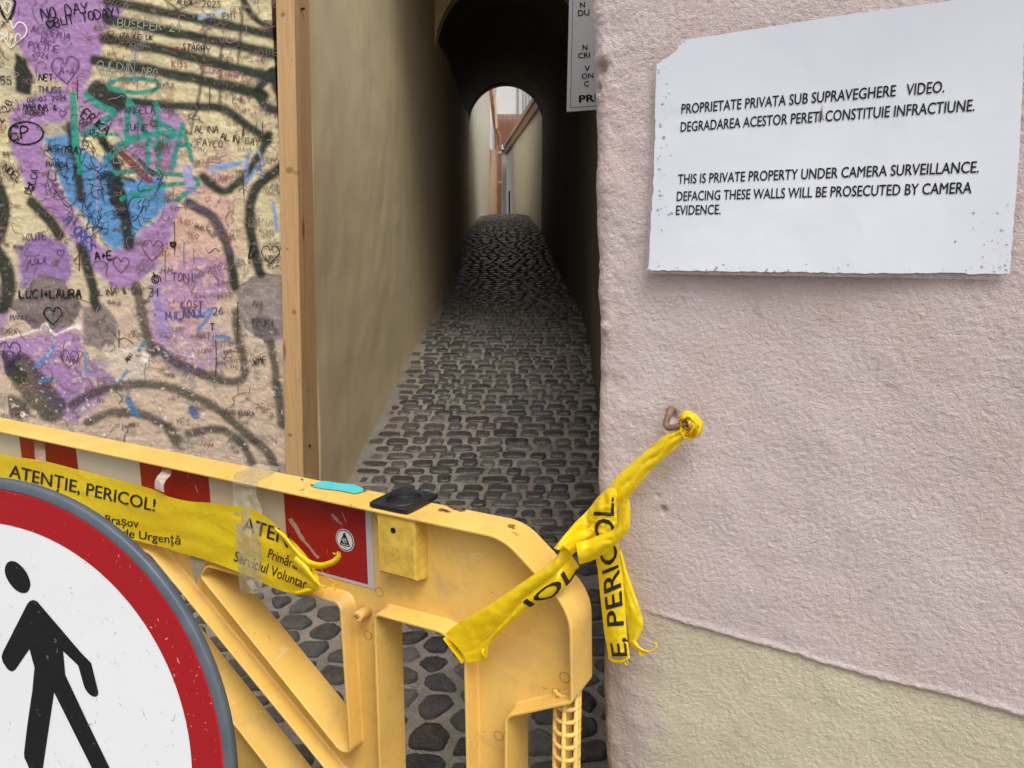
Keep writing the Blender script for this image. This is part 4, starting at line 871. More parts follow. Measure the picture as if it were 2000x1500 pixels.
# ------------------------------------------------------------ grey notice board beside the pink corner
BY = 1.98
bl_, tl_ = P(1107, 218, BY), P(1112, 0, BY)
xr_ = float(rightx(BY)); zt_ = P(1112, -190, BY)[2]; lean = (tl_[0] - bl_[0]) / (tl_[2] - bl_[2]); br_ = P(1148, 215, BY); sl = (br_[2] - bl_[2]) / (br_[0] - bl_[0])
def bd(s, t, off=0.0): # s metres from the left edge, t metres above the bottom edge
    return np.array([bl_[0] + s + lean * t, BY - off, bl_[2] + t + sl * s])
bw, bh_ = xr_ - bl_[0] - 0.02, zt_ - bl_[2]
nb = thing('notice_board', bl_, 'grey framed notice board cut off by the corner of the pink wall', 'notice board')
mb = MB(); o = bd(0, 0); mb.box(o, bd(bw, 0) - o, np.array([0, .012, 0]), bd(0, bh_) - o); mb.build('board', M_board, nb)
mb = MB(); e = 0.008; wd = 0.0011
for (s0, t0, s1, t1) in ((e, e, e + wd, bh_ - e), (e + wd, e, bw - e, e + wd), (e + wd, bh_ - e - wd, bw - e, bh_ - e), (bw - e - wd, e + wd, bw - e, bh_ - e - wd)):
    mb.add([bd(s0, t0, .001), bd(s1, t0, .001), bd(s1, t1, .001), bd(s0, t1, .001)], [(0, 1, 2, 3)])
mb.build('border_line', M_ink, nb)
for t in (0.08, bh_ - 0.1):
    mb = MB(); mb.box(bd(bw - 0.01, t) + np.array([0, .014, 0]), (0.06, 0, 0), (0, 0.02, 0), (0, 0, 0.03)); mb.build('wall_bracket', M_steel, nb)
mb = MB(); sx_ = lambda px, py: (P(px, py, BY)[0] - bl_[0] - lean * (P(px, py, BY)[2] - bl_[2]), P(px, py, BY)[2] - bl_[2] - sl * (P(px, py, BY)[0] - bl_[0]))
for t, px, py, wpx, cap, bold in (('N', 1133, 15, 9, 9, .012), ('DU', 1129, 31, 21, 9.5, .012), ('N', 1138, 98, 9, 9, .012), ('CRI', 1129, 114, 22, 9, .012), ('V', 1142, 139, 10, 9, .012), ('ON', 1136, 154, 22, 9, .012), ('C', 1141, 169, 9, 9, .012), ('PRI', 1131, 200, 33, 12, .03)):
    s, q = sx_(px, py); k = BY / F; a = bd(s, q, .0012); b = bd(s + wpx * k, q, .0012); mb = MB(); text_flat(mb, t, a, b, UP, cap * k, bold); mb.build('lettering', M_ink, nb)

# ------------------------------------------------------------ rusty hook in the pink wall
hk = thing('wall_hook', onW(1310, 812), 'rusty bent metal hook driven into the pink wall below the notice', 'hook')
hp = [onW(1312, 797, -0.03), onW(1310, 799, 0.006), onW(1309, 805, 0.020), onW(1303, 818, 0.028), onW(1301, 828, 0.031), onW(1306, 835, 0.034), onW(1316, 835, 0.036), onW(1328, 831, 0.036), onW(1342, 827, 0.034)]
mb = MB(); pts = catmull(hp, 34); mb.tube(pts, [0.0046 + 0.0006 * pn(i * .6, .3) for i in range(34)], 12); mb.build('hook', M_hook, hk, True)
# ------------------------------------------------------------ yellow plastic barrier
DT, DWEB, FL = 0.075, 0.034, 0.0052        # depth, web position, flange thickness
bar = thing('traffic_barrier', ptB(1.1, 0, 0.04), 'yellow moulded plastic barrier panel with red and white strip standing across the alley mouth', 'barrier')
def U(px, py): return uvB(px, py)
def roundpoly(pts, n=7):
    """pts: (u, v, r) -> polygon with rounded corners"""
    out = []; k = len(pts)
    for i in range(k):
        p = np.array(pts[i][:2]); r = pts[i][2]; a = np.array(pts[i - 1][:2]); b = np.array(pts[(i + 1) % k][:2])
        da, db = a - p, b - p; la, lb = np.linalg.norm(da), np.linalg.norm(db); r = min(r, la * .45, lb * .45)
        if r <= 0: out.append(p); continue
        s, e = p + da / la * r, p + db / lb * r
        for t in np.linspace(0, 1, n): out.append((1 - t) ** 2 * s + 2 * t * (1 - t) * p + t * t * e)
    return np.array(out)
def px2(pts): return [(*U(x, y), r) for x, y, r in pts]
BL = 2.36                                   # barrier length; the far half mirrors the near half
mir = lambda L: [(BL - u, v, r) for u, v, r in L][::-1]
vt = float(np.mean([U(0, 843)[1], U(700, 984)[1], U(930, 1036)[1]])); print('rail top', U(0, 843), U(700, 984), U(930, 1036), 'u at x=0', U(0, 843)[0])
vslot = U(992, 1402)
rb0, rb1 = 0.34, 0.18
right_out = [(*U(982, 1049), 0.03), (*U(1047, 1119), 0.02), (*U(1100, 1178), 0.02), (*U(1117, 1220), 0.02), (*U(1119, 1375), 0.008), (*U(990, 1403), 0.012), (U(989, 1412)[0], rb0, 0.02), (U(1119, 1375)[0], rb0 - .03, 0.01), (U(1119, 1375)[0], rb1, .02), (U(1119, 1375)[0] + .02, 0.012, .005), (U(1119, 1375)[0] + 0.10, 0.012, .005), (U(1119, 1375)[0] + 0.16, rb1 - .03, .02)]
_top = [(u, min(v, vt), r) for u, v, r in right_out]
outer = roundpoly(_top + mir(_top))
vhole = px2([(404, 1108, 0.012), (662, 1181, 0.016), (681, 1468, 0.012), (664, 1466, 0.01), (392, 1126, 0.01)])
u_r = U(733, 1207)[0]; vtop = U(733, 1204)[1]
rhole = [(*U(733, 1203), 0.01), (*U(862, 1238), 0.012), (*U(905, 1276), 0.02), (U(909, 1300)[0], rb0 + 0.03, 0.03), (U(735, 1300)[0], rb0 + 0.03, 0.03)]
l0, l1 = np.array(U(291, 1082)), np.array(U(560, 1413)); dl = (l1 - l0) / np.linalg.norm(l1 - l0); e0 = l0 + dl * ((l0[1] - (rb0 + .02)) / -dl[1])
m0 = np.array(U(459, 1416)); m1 = np.array(U(524, 1500)); dm = (m1 - m0) / np.linalg.norm(m1 - m0); a1 = m0 + dm * ((rb0 + .02 - m0[1]) / dm[1]); a0 = m0 + dm * ((l0[1] - m0[1]) / dm[1])
chan = [(*l0, .012), (*e0, .012), (*a1, .012), (*a0, .012)]
holes = [roundpoly(h) for h in (vhole, rhole, chan, mir(vhole), mir(rhole), mir(chan))]
def area2(p): return 0.5 * np.sum(p[:, 0] * np.roll(p[:, 1], -1) - np.roll(p[:, 0], -1) * p[:, 1])
def fillweb(d0, d1, mb):
    loops = [outer] + holes; tris = tessellate_polygon([[Vector((p[0], p[1], 0)) for p in L] for L in loops]); allp = np.concatenate(loops)
    for d in (d0, d1): mb.add([ptB(p[0], p[1], d) for p in allp], [tuple(t) for t in tris])
mb = MB(); fillweb(DWEB, DWEB + 0.004, mb)
def flange(L, mb, inward):
    """wall standing on both sides of the web along a boundary; inward = the material lies on the polygon's inside"""
    L = np.asarray(L); keep = [0]
    for i in range(1, len(L)):
        if np.linalg.norm(L[i] - L[keep[-1]]) > 1e-4: keep.append(i)
    L = L[keep]
    if np.linalg.norm(L[0] - L[-1]) < 1e-4: L = L[:-1]
    if area2(L) < 0: L = L[::-1]
    t = np.roll(L, -1, 0) - L; t /= np.linalg.norm(t, axis=1)[:, None]; nr = np.stack([-t[:, 1], t[:, 0]], 1)      # points inside for ccw
    nv_ = nr + np.roll(nr, 1, 0); nv_ /= np.maximum(np.sum(nv_ * nr, 1), 0.5)[:, None]
    if not inward: nv_ = -nv_
    prof = [(0.0, DT), (0.0, 0.0016), (0.0006, 0.0004), (0.0018, 0.0), (FL - .0018, 0.0), (FL - .0006, 0.0004), (FL, 0.0016), (FL + 0.0012, DWEB - 0.004), (FL + .004, DWEB - .0002), (FL + .004, DWEB + .0042), (FL, DT)]
    V = []
    for p, q in zip(L, nv_):
        for o, d in prof: V.append(ptB(p[0] + q[0] * o, p[1] + q[1] * o, d))
    k = len(prof); n = len(L); fs = []
    for i in range(n):
        j = (i + 1) % n
        for a in range(k): b = (a + 1) % k; fs.append((i * k + a, i * k + b, j * k + b, j * k + a))
    mb.add(V, fs)
flange(outer, mb, True)
for h in holes: flange(h, mb, False)
body = mb.build('panel', M_plastic, bar)
# small moulding rings, a moulded box and a peg
def ring(u, v, r=0.0095):
    mb = MB(); mb.tube([ptB(u + r * math.cos(t), v + r * math.sin(t), DWEB - .0002) for t in np.linspace(0, 2 * math.pi, 25)], 0.0007, 6, cap=False); mb.build('mould_ring', M_ringc, bar)
M_ringc = varied('ring_moulding', (0.40, 0.235, 0.07), 0.6, 0.2, 30)
for x, y in ((741, 1157), (719, 1240), (1004, 1050), (1103, 1323), (974, 1437), (738, 1007), (507 + 16, 1247)):
    q = uvB(x, y, DWEB); ring(q[0], q[1], 0.0085 if x != 523 else 0.005)
mb = MB(); fb = 0.004
bx = [uvB(*p, fb) for p in ((732, 999), (803, 1016), (818, 1139), (741, 1117))]
u_l, u_rr = (bx[0][0] + bx[3][0]) / 2, (bx[1][0] + bx[2][0]) / 2; vb = (bx[2][1] + bx[3][1]) / 2
def bxp(u, v, d): return ptB(u, v, d)
e = 0.003; vtop_ = vt - FL - .001; vbk = vb - 0.004
mb.add([bxp(u_l - e, vtop_, fb), bxp(u_rr + e, vtop_, fb), bxp(u_rr + e, vb + .004, fb), bxp(u_l - e, vb + .004, fb), bxp(u_l, vtop_, fb + e), bxp(u_rr, vtop_, fb + e), bxp(u_rr, vb, fb + e + .001), bxp(u_l, vb, fb + e + .001), bxp(u_l + .001, vtop_, DWEB - .0005), bxp(u_rr - .004, vtop_, DWEB - .0005), bxp(u_rr - .004, vbk, DWEB - .0005), bxp(u_l + .001, vbk - 0.0, DWEB - .0005)],
       [(0, 1, 2, 3), (4, 5, 1, 0), (1, 5, 6, 2), (2, 6, 7, 3), (3, 7, 4, 0), (5, 9, 10, 6), (6, 10, 11, 7), (7, 11, 8, 4)])
hb = mb.build('moulded_box', M_plasticbox, bar)
q = uvB(768, 1036, fb); mb = MB(); mb.tube([ptB(q[0], q[1], fb - .0006), ptB(q[0], q[1], fb + .001)], 0.0052, 18); mb.build('screw_hole', M_void, hb)
mb = MB(); a, b = uvB(717, 1193, DWEB), uvB(696, 1206, 0.0); pb_, pa_ = ptB(*a, DWEB), ptB(*b, 0.002); dd = (pa_ - pb_)
mb.tube([pb_, pb_ + dd * .9, pb_ + dd * .98, pa_, pa_, pa_ - dd * .1], [0.0112, 0.0098, 0.0096, 0.0088, 0.0042, 0.0038], 18, cap=True); mb.build('peg', M_plastic, bar, True)
# ribbed coupling pin under the end block
cp = uvB(1107, 1440, 0.04); cu = cp[0]; mb = MB(); r = 0.0195; cd = 0.040
zc0, zc1 = U(1100, 1380)[1] + 0.006, rb0 - 0.02
for a in np.linspace(0, 2 * math.pi, 6, endpoint=False) + 0.35:
    mb.tube([ptB(cu + r * math.cos(a), zc0, cd + r * math.sin(a)), ptB(cu + r * math.cos(a), zc1, cd + r * math.sin(a))], 0.0038, 8)
z = zc0 - 0.004
while z > zc1:
    mb.tube([ptB(cu + r * math.cos(t), z, cd + r * math.sin(t)) for t in np.linspace(0, 2 * math.pi, 25)], 0.0036, 8, cap=False); z -= 0.0222
mb.tube([ptB(cu, zc0, cd), ptB(cu, zc1, cd)], 0.0045, 10); mb.build('ribbed_pin', M_plastic, bar, True)
# reflective strip
ds = DWEB - 0.0012
su = lambda px, py: float(uvB(px, py, ds)[0])
ub = [(su(39, 866) + .75, 'r'), (su(39, 866) + .58, 'w'), (su(39, 866) + .39, 'r'), (su(39, 866) + .2, 'w'), (su(39, 866), 'r'), (su(150, 891), 'w'), (su(274, 922), 'r'), (su(409, 952), 'b'), (su(556, 997), 'r'), (su(716, 1067), 'g'), (su(729, 1080), None)]
vb_ = float(np.mean([uvB(617, 1120, ds)[1], uvB(732, 1151, ds)[1]])); vtp = vt - FL - 0.0008; mb = MB(); mi = {'w': 0, 'r': 1, 'b': 2, 'g': 3}; gb = 0.0055
for (ua_, k), (ub2, _) in zip(ub[:-1], ub[1:]):
    lo_ = vb_ + (gb if k != 'g' else 0); mb.add([ptB(ua_, lo_, ds), ptB(ub2, lo_, ds), ptB(ub2, vtp, ds), ptB(ua_, vtp, ds)], [(0, 1, 2, 3)], mi[k])
mb.add([ptB(ub[0][0], vb_, ds), ptB(ub[-2][0], vb_, ds), ptB(ub[-2][0], vb_ + gb, ds), ptB(ub[0][0], vb_ + gb, ds)], [(0, 1, 2, 3)], 3)
strip = mb.build('reflective_strip', None, bar, mats=[M_film_w, M_film_r, M_film_b, M_film_g])
lc = uvB(674, 1055, ds); Rl = 0.0212
def disc(c, r, d, n=40): return [ptB(c[0] - r * math.cos(t), c[1] + r * math.sin(t), d) for t in np.linspace(0, 2 * math.pi, n, endpoint=False)]
mb = MB(); st_ = lambda x, y, d: ptB(lc[0] - x * Rl, lc[1] + y * Rl, d)
mb.add(disc(lc, Rl, ds - .0003), [tuple(range(40))], 0); mb.add(disc(lc, Rl * .93, ds - .0006), [tuple(range(40))], 1); mb.add(disc(lc, Rl * .84, ds - .0009), [tuple(range(40))], 0)
tri = roundpoly([(-.62, -.52, .25), (0, .82, .25), (.62, -.52, .25)], 6); mb.add([st_(x, y, ds - .0012) for x, y in tri], [tuple(range(len(tri)))], 1)
V, Fs = glyphs('e', 0.03); mb.add([st_(-.24 + .48 * x, -.22 + .62 * y, ds - .0016) for x, y in V], Fs, 0)
for k in range(9): mb.add([st_(-.42 + k * .095 + .02, -.42, ds - .0016), st_(-.42 + k * .095 + .08, -.42, ds - .0016), st_(-.42 + k * .095 + .08, -.34, ds - .0016), st_(-.42 + k * .095 + .02, -.34, ds - .0016)], [(0, 1, 2, 3)], 0)
V, Fs = glyphs('TYPE 1', 0.02); mb.add([st_(-.2 + .4 * x, -.72 + .11 * y, ds - .0012) for x, y in V], Fs, 1)
mb.build('round_sticker', None, strip, mats=[M_white, M_ink])
M_scrape = varied('scraped_film', (0.42, 0.27, 0.23), 0.7, 0.3, 80)
for (x0, y0, x1, y1, w) in ((567, 1013, 592, 1055, 5.5), (592, 1055, 622, 1090, 3.5), (648, 1004, 660, 1018, 4), (660, 1018, 668, 1024, 2), (381, 948, 386, 962, 1.3), (668, 1000, 676, 1020, 1.2)):
    dx, dy = x1 - x0, y1 - y0; l = math.hypot(dx, dy); nx_, ny_ = -dy / l, dx / l; n_ = 8; pts = []
    for t in np.linspace(0, 1, n_): pts.append((x0 + dx * t + nx_ * w * random.uniform(.4, 1), y0 + dy * t + ny_ * w * random.uniform(.4, 1)))
    for t in np.linspace(1, 0, n_): pts.append((x0 + dx * t - nx_ * w * random.uniform(.4, 1), y0 + dy * t - ny_ * w * random.uniform(.4, 1)))
    mb = MB(); mb.add([onB(x, y, ds - .0004) for x, y in pts], [(i, i + 1, 2 * n_ - 2 - i, 2 * n_ - 1 - i) for i in range(n_ - 1)]); mb.build('scrape', M_scrape, strip)
# black square socket and paint on the top rail
def onT(px, py, h=0.0): r_ = ray(px, py); return EYEV + r_ * ((vt + h - EYE) / r_[2])
sk = [onT(*p, 0.008) for p in ((730, 981), (801, 999), (853, 962), (772, 950))]
c0 = sum(sk) / 4; ax = ((sk[1] - sk[0]) + (sk[2] - sk[3])) / 4; ay_ = ((sk[3] - sk[0]) + (sk[2] - sk[1])) / 4
ax *= 1.0; hw = np.linalg.norm(ax); BDr = -BD; hx, hy = hw, np.linalg.norm(ay_)
mb = MB(); n_ = 48
def sq(t, s, z): 
    c, q = math.cos(t), math.sin(t); p = 14.0; rr = (abs(c) ** p + abs(q) ** p) ** (-1 / p); return c0 + BDr * (hx * s * rr * c) + BIN * (hy * s * rr * q) + UP * z
def ci_(t, s, z): return c0 + BDr * (hx * s * math.cos(t)) + BIN * (hy * s * math.sin(t)) + UP * z
T_ = np.linspace(0, 2 * math.pi, n_, endpoint=False); V = []
for f_ in (lambda t: sq(t, 1.0, -.0075), lambda t: sq(t, 1.0, -.001), lambda t: sq(t, .975, 0.0), lambda t: sq(t, .9, 0.0), lambda t: sq(t, .87, -.0012), lambda t: ci_(t, .82, -.0012), lambda t: ci_(t, .80, 0.0004), lambda t: ci_(t, .71, 0.0), lambda t: ci_(t, .68, -.0068), lambda t: ci_(t, .56, -.007), lambda t: ci_(t, .55, -.0045), lambda t: ci_(t, .50, -.0045), lambda t: ci_(t, .48, -.0071), lambda t: ci_(t, .01, -.0071)): V += [f_(t) for t in T_]
mb.add(V, gridfaces(14, n_, True)); mb.build('black_socket', M_black, bar)
def flake(name, pts, mat, h=0.0006): mb = MB(); mb.add([onT(x, y, h) for x, y in pts], [tuple(range(len(pts)))]); return mb.build(name, mat, bar)
flake('paint_smear', [(610, 947), (618, 942), (634, 939), (660, 943), (690, 946), (704, 951), (713, 957), (706, 961), (692, 964), (664, 958), (630, 954), (612, 951)], M_turq)
for c in ((600, 928, 9, 4), (609, 947, 4, 3), (712, 957, 5, 2), (590, 936, 4, 2), (893, 992, 22, 5), (905, 990, 8, 5), (868, 996, 16, 3), (25, 812, 5, 2), (160, 842, 4, 1.5), (1000, 1026, 12, 3)):
    k = 12; flake('scuff', [(c[0] + c[2] * random.uniform(.35, 1.1) * math.cos(t), c[1] + c[3] * random.uniform(.35, 1.1) * math.sin(t) + 0.25 * c[2] * math.cos(t) * .6) for t in np.linspace(0, 2 * math.pi, k, endpoint=False)], M_scuff, 0.0007)
# ------------------------------------------------------------ round no-pedestrians sign in front of the barrier
SR, SY, ST = 0.35, -1.805, -0.127
r_ = ray(-7, 1450); SC_ = EYEV + r_ / r_[1] * (0.760 * SR / 0.3)
e1 = -np.array([math.sin(SY), -math.cos(SY), 0]); nh = np.array([-math.cos(SY), -math.sin(SY), 0])     # e1 points right, nh points away
e2 = UP * math.cos(ST) - nh * math.sin(ST); sn = np.cross(e1, e2); sn = sn if sn[1] < 0 else -sn          # sn faces us
onS = lambda px, py, off=0.0: hit(px, py, SC_ + sn * off, sn)
cS = lambda r, t, off: SC_ + r * SR * (math.cos(t) * e1 + math.sin(t) * e2) + sn * off
sg = thing('traffic_sign', (SC_ + nh * .04) * np.array([1, 1, 0]), 'round red-rimmed white sign with a black walking figure, in front of the yellow barrier', 'traffic sign')
N_ = 128; TT_ = np.linspace(0, 2 * math.pi, N_, endpoint=False)
mb = MB(); mb.add([cS(.95, t, .0) for t in TT_], [tuple(range(N_))]); mb.build('white_face', M_signwhite, sg)
mb = MB(); rj = [0.824 + 0 * t for t in TT_]
mb.add([cS(.824, t, .0005) for t in TT_] + [cS(.942 + .0018 * pn(t * 14, 3.3), t, .0005) for t in TT_], [(i, (i + 1) % N_, N_ + (i + 1) % N_, N_ + i) for i in range(N_)]); mb.build('red_ring', M_signred, sg)
mb = MB(); mb.add([cS(.938, t, .0003) for t in TT_] + [cS(.951, t, .0003) for t in TT_], [(i, (i + 1) % N_, N_ + (i + 1) % N_, N_ + i) for i in range(N_)]); mb.build('red_edge', M_rimedge, sg)
mb = MB(); V = []
prof = [(.948, .0002), (.951, .0016), (.955, .0018), (.979, .0019), (.984, .0012), (.986, -.001), (.986, -.009), (.980, -.011), (.96, -.013), (.95, -.004)]
for rr, off in prof: V += [cS(rr, t, off) for t in TT_]
mb.add(V, gridfaces(len(prof), N_, True)); mb.build('rim', M_rim, sg, True)
mb = MB(); mb.add([cS(.95, t, -.004) for t in TT_[::-1]], [tuple(range(N_))]); mb.build('back_plate', M_steel, sg)
zp = lambda L: [(x / 3.571, 1080 + y / 3.571) for x, y in L]
hd = zp([(80, 55), (110, 62), (145, 88), (180, 130), (202, 175), (211, 215), (206, 248), (190, 272), (165, 280), (135, 274), (100, 250), (65, 208), (42, 165), (33, 125), (38, 90), (55, 65)])
bd2 = zp([(235, 328), (210, 333), (190, 355), (20, 690), (10, 725), (20, 762), (50, 808), (68, 822), (88, 826), (108, 812), (205, 670), (240, 800), (225, 960), (190, 1200), (167, 1395), (170, 1430), (185, 1460), (225, 1560), (290, 1560), (330, 1290), (377, 973), (500, 1220), (640, 1500), (735, 1690), (850, 1680), (765, 1500), (600, 1160), (455, 850), (440, 685), (545, 785), (583, 920), (592, 945), (608, 970), (628, 990), (648, 1001), (670, 1003), (682, 992), (686, 972), (636, 768), (560, 690), (280, 362), (260, 338)])
def decal(name, pts, mat, off, parent):
    P2 = [Vector((p[0], p[1], 0)) for p in pts]; return obj(name, np.array([onS(p[0], p[1], off) for p in pts]), [tuple(t) for t in tessellate_polygon([P2])], mat, parent)
decal('figure_head', catmull(hd + hd[:1], 48)[:-1], M_signblack, .0006, sg); decal('figure_body', bd2, M_signblack, .0006, sg)
mb = MB(); p0 = SC_ - sn * .05; mb.tube([(p0[0], p0[1], 0.05), p0 + UP * .1], 0.024, 16); mb.build('pole', M_steel, sg, True)
mb = MB(); mb.box((p0[0] - .05, p0[1] - .02, SC_[2] - .02), (.1, 0, 0), (0, .045, 0), (0, 0, .04)); mb.build('clamp', M_steel, sg)
mb = MB(); mb.box((p0[0] - .3, p0[1] - .2, 0.008), (.6, 0, 0), (0, .4, 0), (0, 0, .07)); mb.box((p0[0] - .27, p0[1] - .17, 0.079), (.54, 0, 0), (0, .34, 0), (0, 0, .03)); mb.build('base', M_black, sg)

# ------------------------------------------------------------ caution tape stretched along the barrier
def resample(pts, n): return catmull(np.array(pts, float), n)
Z1 = lambda L, ox, oy, k: [(ox + x / k, oy + y / k) for x, y in L]
def t1d(px, py, amp=1.0):
    w = smooth(330, 520, px); bul = smooth(540, 640, px)
    return -0.0065 - (0.0035 * (1 - w) + 0.006 * w) * (0.5 + 0.5 * pn(px / 95, (py - px * .24) / 26)) * amp - 0.012 * bul * np.exp(-((py - 1120 - (px - 560) * .4) / 26) ** 2)
top1 = [(-420, 778), (-300, 806), (-150, 846), (0, 886), (84, 900), (148, 916), (272, 948), (308, 959), (330, 970), (370, 979), (412, 982), (454, 987), (482, 992), (510, 1003), (545, 1030), (572, 1056), (596, 1082), (614, 1108), (622, 1128)]
bot1 = [(-420, 905), (-300, 930), (-150, 968), (0, 1004), (84, 1018), (148, 1032), (266, 1056), (290, 1062), (316, 1068), (352, 1080), (392, 1091), (430, 1104), (470, 1119), (490, 1127), (512, 1138), (545, 1152), (575, 1161), (600, 1161), (623, 1152)]
ct = thing('caution_tape', ptB(0.9, vt - .2, 0), 'torn yellow caution tape taped along the red and white barrier strip', 'caution tape')
def tape_surface(A, B, n, m, f):
    A, B = np.array(A, float), np.array(B, float); M_ = (A + B[:len(A)]) / 2 if len(A) == len(B) else A
    L_ = np.r_[0, np.cumsum(np.hypot(*np.diff(M_, axis=0).T))]; s = np.interp(np.linspace(0, L_[-1], n), L_, np.arange(len(A)))
    def pick(Q):
        i = np.clip(s.astype(int), 0, len(Q) - 2); t = (s - i)[:, None]; p0, p1, p2, p3 = Q[np.maximum(i - 1, 0)], Q[i], Q[i + 1], Q[np.minimum(i + 2, len(Q) - 1)]
        return .5 * (2 * p1 + (p2 - p0) * t + (2 * p0 - 5 * p1 + 4 * p2 - p3) * t * t + (3 * p1 - p0 - 3 * p2 + p3) * t ** 3)
    a, b = pick(A), pick(B); G = np.zeros((n, m, 3))
    for j in range(m):
        t = j / (m - 1); q = a + (b - a) * t
        for i in range(n): G[i, j] = f(q[i, 0], q[i, 1], i / (n - 1), t)
    return G
G1 = tape_surface(top1, bot1, 190, 22, lambda x, y, s, t: onB(x, y, float(t1d(x, y))))
obj('tape_band', G1.reshape(-1, 3), gridfaces(190, 22), M_tape, ct, True)
def tape_text(name, text, a, b, cap, slant=0.0, bold=0.01, bend=None, mat=None, parent=ct):
    V, Fs = glyphs(text, bold); a, b = np.array(a, float), np.array(b, float); d = b - a; up = np.array([d[1], -d[0]]) / np.hypot(*d)
    up = up * 0.62 + np.array([0, -1.0]) * 0.38 + np.array([slant, 0]); mb = MB(); out = []
    for x, y in V:
        q = a + d * x + up * y * cap
        if bend: q = q + np.array(bend(x, y))
        out.append(onB(q[0], q[1], float(t1d(q[0], q[1])) - .0013))
    mb.add(out, Fs); return mb.build(name, mat or M_ink, parent)
tape_text('lettering', 'ATENȚIE, PERICOL!', (17, 931), (302, 999), 24, -.05, .012)
tape_text('lettering', 'Brașov', (205, 1021), (270, 1031), 16, -.05, .006); tape_text('lettering', 'Situații de Urgență', (165, 1037), (352, 1064), 16, -.05, .006)
tape_text('lettering', 'ATEN', (472, 1035), (562, 1064), 27, -.05, .012, lambda x, y: (0, 9 * max(0, x - .7) ** 1.2 * 3))
tape_text('lettering', 'Primăria Mu', (522, 1089), (606, 1124), 19, .0, .008); tape_text('lettering', 'Serviciul Voluntar', (456, 1095), (597, 1151), 20, .0, .008)
def strand(name, A, B, mat, parent, f, n=30, m=8):
    G = tape_surface(A, B, n, m, f); return obj(name, G.reshape(-1, 3), gridfaces(n, m), mat, parent, True)
fB = lambda o, bu=0.004: (lambda x, y, s, t: onB(x, y, -0.010 - o - bu * (1 - (2 * t - 1) ** 2) - .002 * float(pn(x / 9, y / 9))))
Q8 = lambda L: Z1(L, 360, 860, 4)
strand('torn_end', Q8([(700, 670), (790, 740), (870, 840), (960, 920), (1060, 955), (1150, 930), (1205, 880), (1215, 868)]), Q8([(720, 720), (790, 800), (870, 900), (950, 985), (1060, 1005), (1140, 985), (1200, 950), (1228, 905)]), M_tape, ct, fB(.010))
strand('torn_end', Q8([(870, 900), (960, 980), (1000, 1040), (1040, 1090), (1060, 1120)]), Q8([(840, 960), (930, 1040), (980, 1090), (1020, 1130), (1050, 1150)]), M_tape, ct, fB(.012))
for L in ([(1040, 1090), (1070, 1140), (1110, 1145), (1150, 1125), (1180, 1130)], [(1060, 1140), (1080, 1190), (1075, 1200)], [(1150, 1130), (1175, 1150), (1170, 1178)], [(1180, 1130), (1200, 1112)], [(1070, 1005), (1095, 1050), (1140, 1080), (1165, 1105)], [(1180, 890), (1160, 880)], [(1195, 885), (1200, 868)]):
    mb = MB(); mb.tube([onB(x, y, -.016) for x, y in catmull(Q8(L), 12)], [0.0019 * (1 - .6 * i / 11) * (0.3 if len(L) == 4 and L[0][0] == 1070 else 1) for i in range(12)], 6); mb.build('torn_fibre', M_tape, ct, True)
mb = MB(); mb.tube([onB(x, y, -.014) for x, y in Q8([(800, 1185), (900, 1190), (980, 1165), (1045, 1150)])], [.001, .004, .0045, .002], 10); mb.build('rolled_edge', M_tape, ct, True)
# strips of clear adhesive tape
gc = 'strips of clear adhesive tape'
def cband(name, A, B, mat, f, label, n=26, m=6):
    G = tape_surface(A, B, n, m, f); o = obj(name, G.reshape(-1, 3), gridfaces(n, m), mat, None, True); return tag(o, label, 'adhesive tape', gc)
def f1(x, y, s, t):
    if s < .25: return onT(x, y, .0012)
    k = (s - .25) / .75; return onB(x, y, -.0015 - .011 * min(1, k * 2.2) - .0035 * float(pn(x / 11, y / 18)) - (0.002 if .3 < t < .55 else 0))
cband('clear_tape', [(500, 906), (483, 913), (470, 919), (456, 927), (455, 960), (456, 990), (460, 1040), (464, 1090), (467, 1134), (470, 1158)], [(553, 912), (535, 922), (522, 930), (505, 938), (500, 965), (512, 997), (509, 1045), (510, 1090), (512, 1136), (508, 1160)], M_clear, f1, 'widest clear tape band, wrapped over the rail beside the word ATEN', 60, 14)
f2 = lambda x, y, s, t: onB(x, y, ds - .001 + (-.010 - ds) * s)
cband('clear_tape', [(66, 857), (67, 872), (68, 888), (69, 901)], [(87, 858), (88, 873), (89, 889), (90, 903)], M_clear, f2, 'short clear tape strip on the red block at the far left')
f3 = lambda x, y, s, t: onB(x, y, ds - .002 + (-.012 - ds) * s - .014 * math.sin(s * 3.1))
cband('clear_tape', [(316, 908), (316, 920), (307, 930), (302, 942), (302, 954)], [(335, 910), (334, 926), (324, 938), (320, 948), (321, 962)], M_clear2, f3, 'milky curled tape strip on the middle red block')
f4 = lambda x, y, s, t: onB(x, y, -.0012)
cband('clear_tape', [(372, 1086), (373, 1102), (377, 1120), (383, 1138)], [(400, 1088), (398, 1103), (392, 1120), (385, 1139)], varied('dirty_adhesive_tape', (.42, .34, .24), .4, .4, 50), f4, 'dirty pointed tape scrap below the caution tape on the yellow frame')

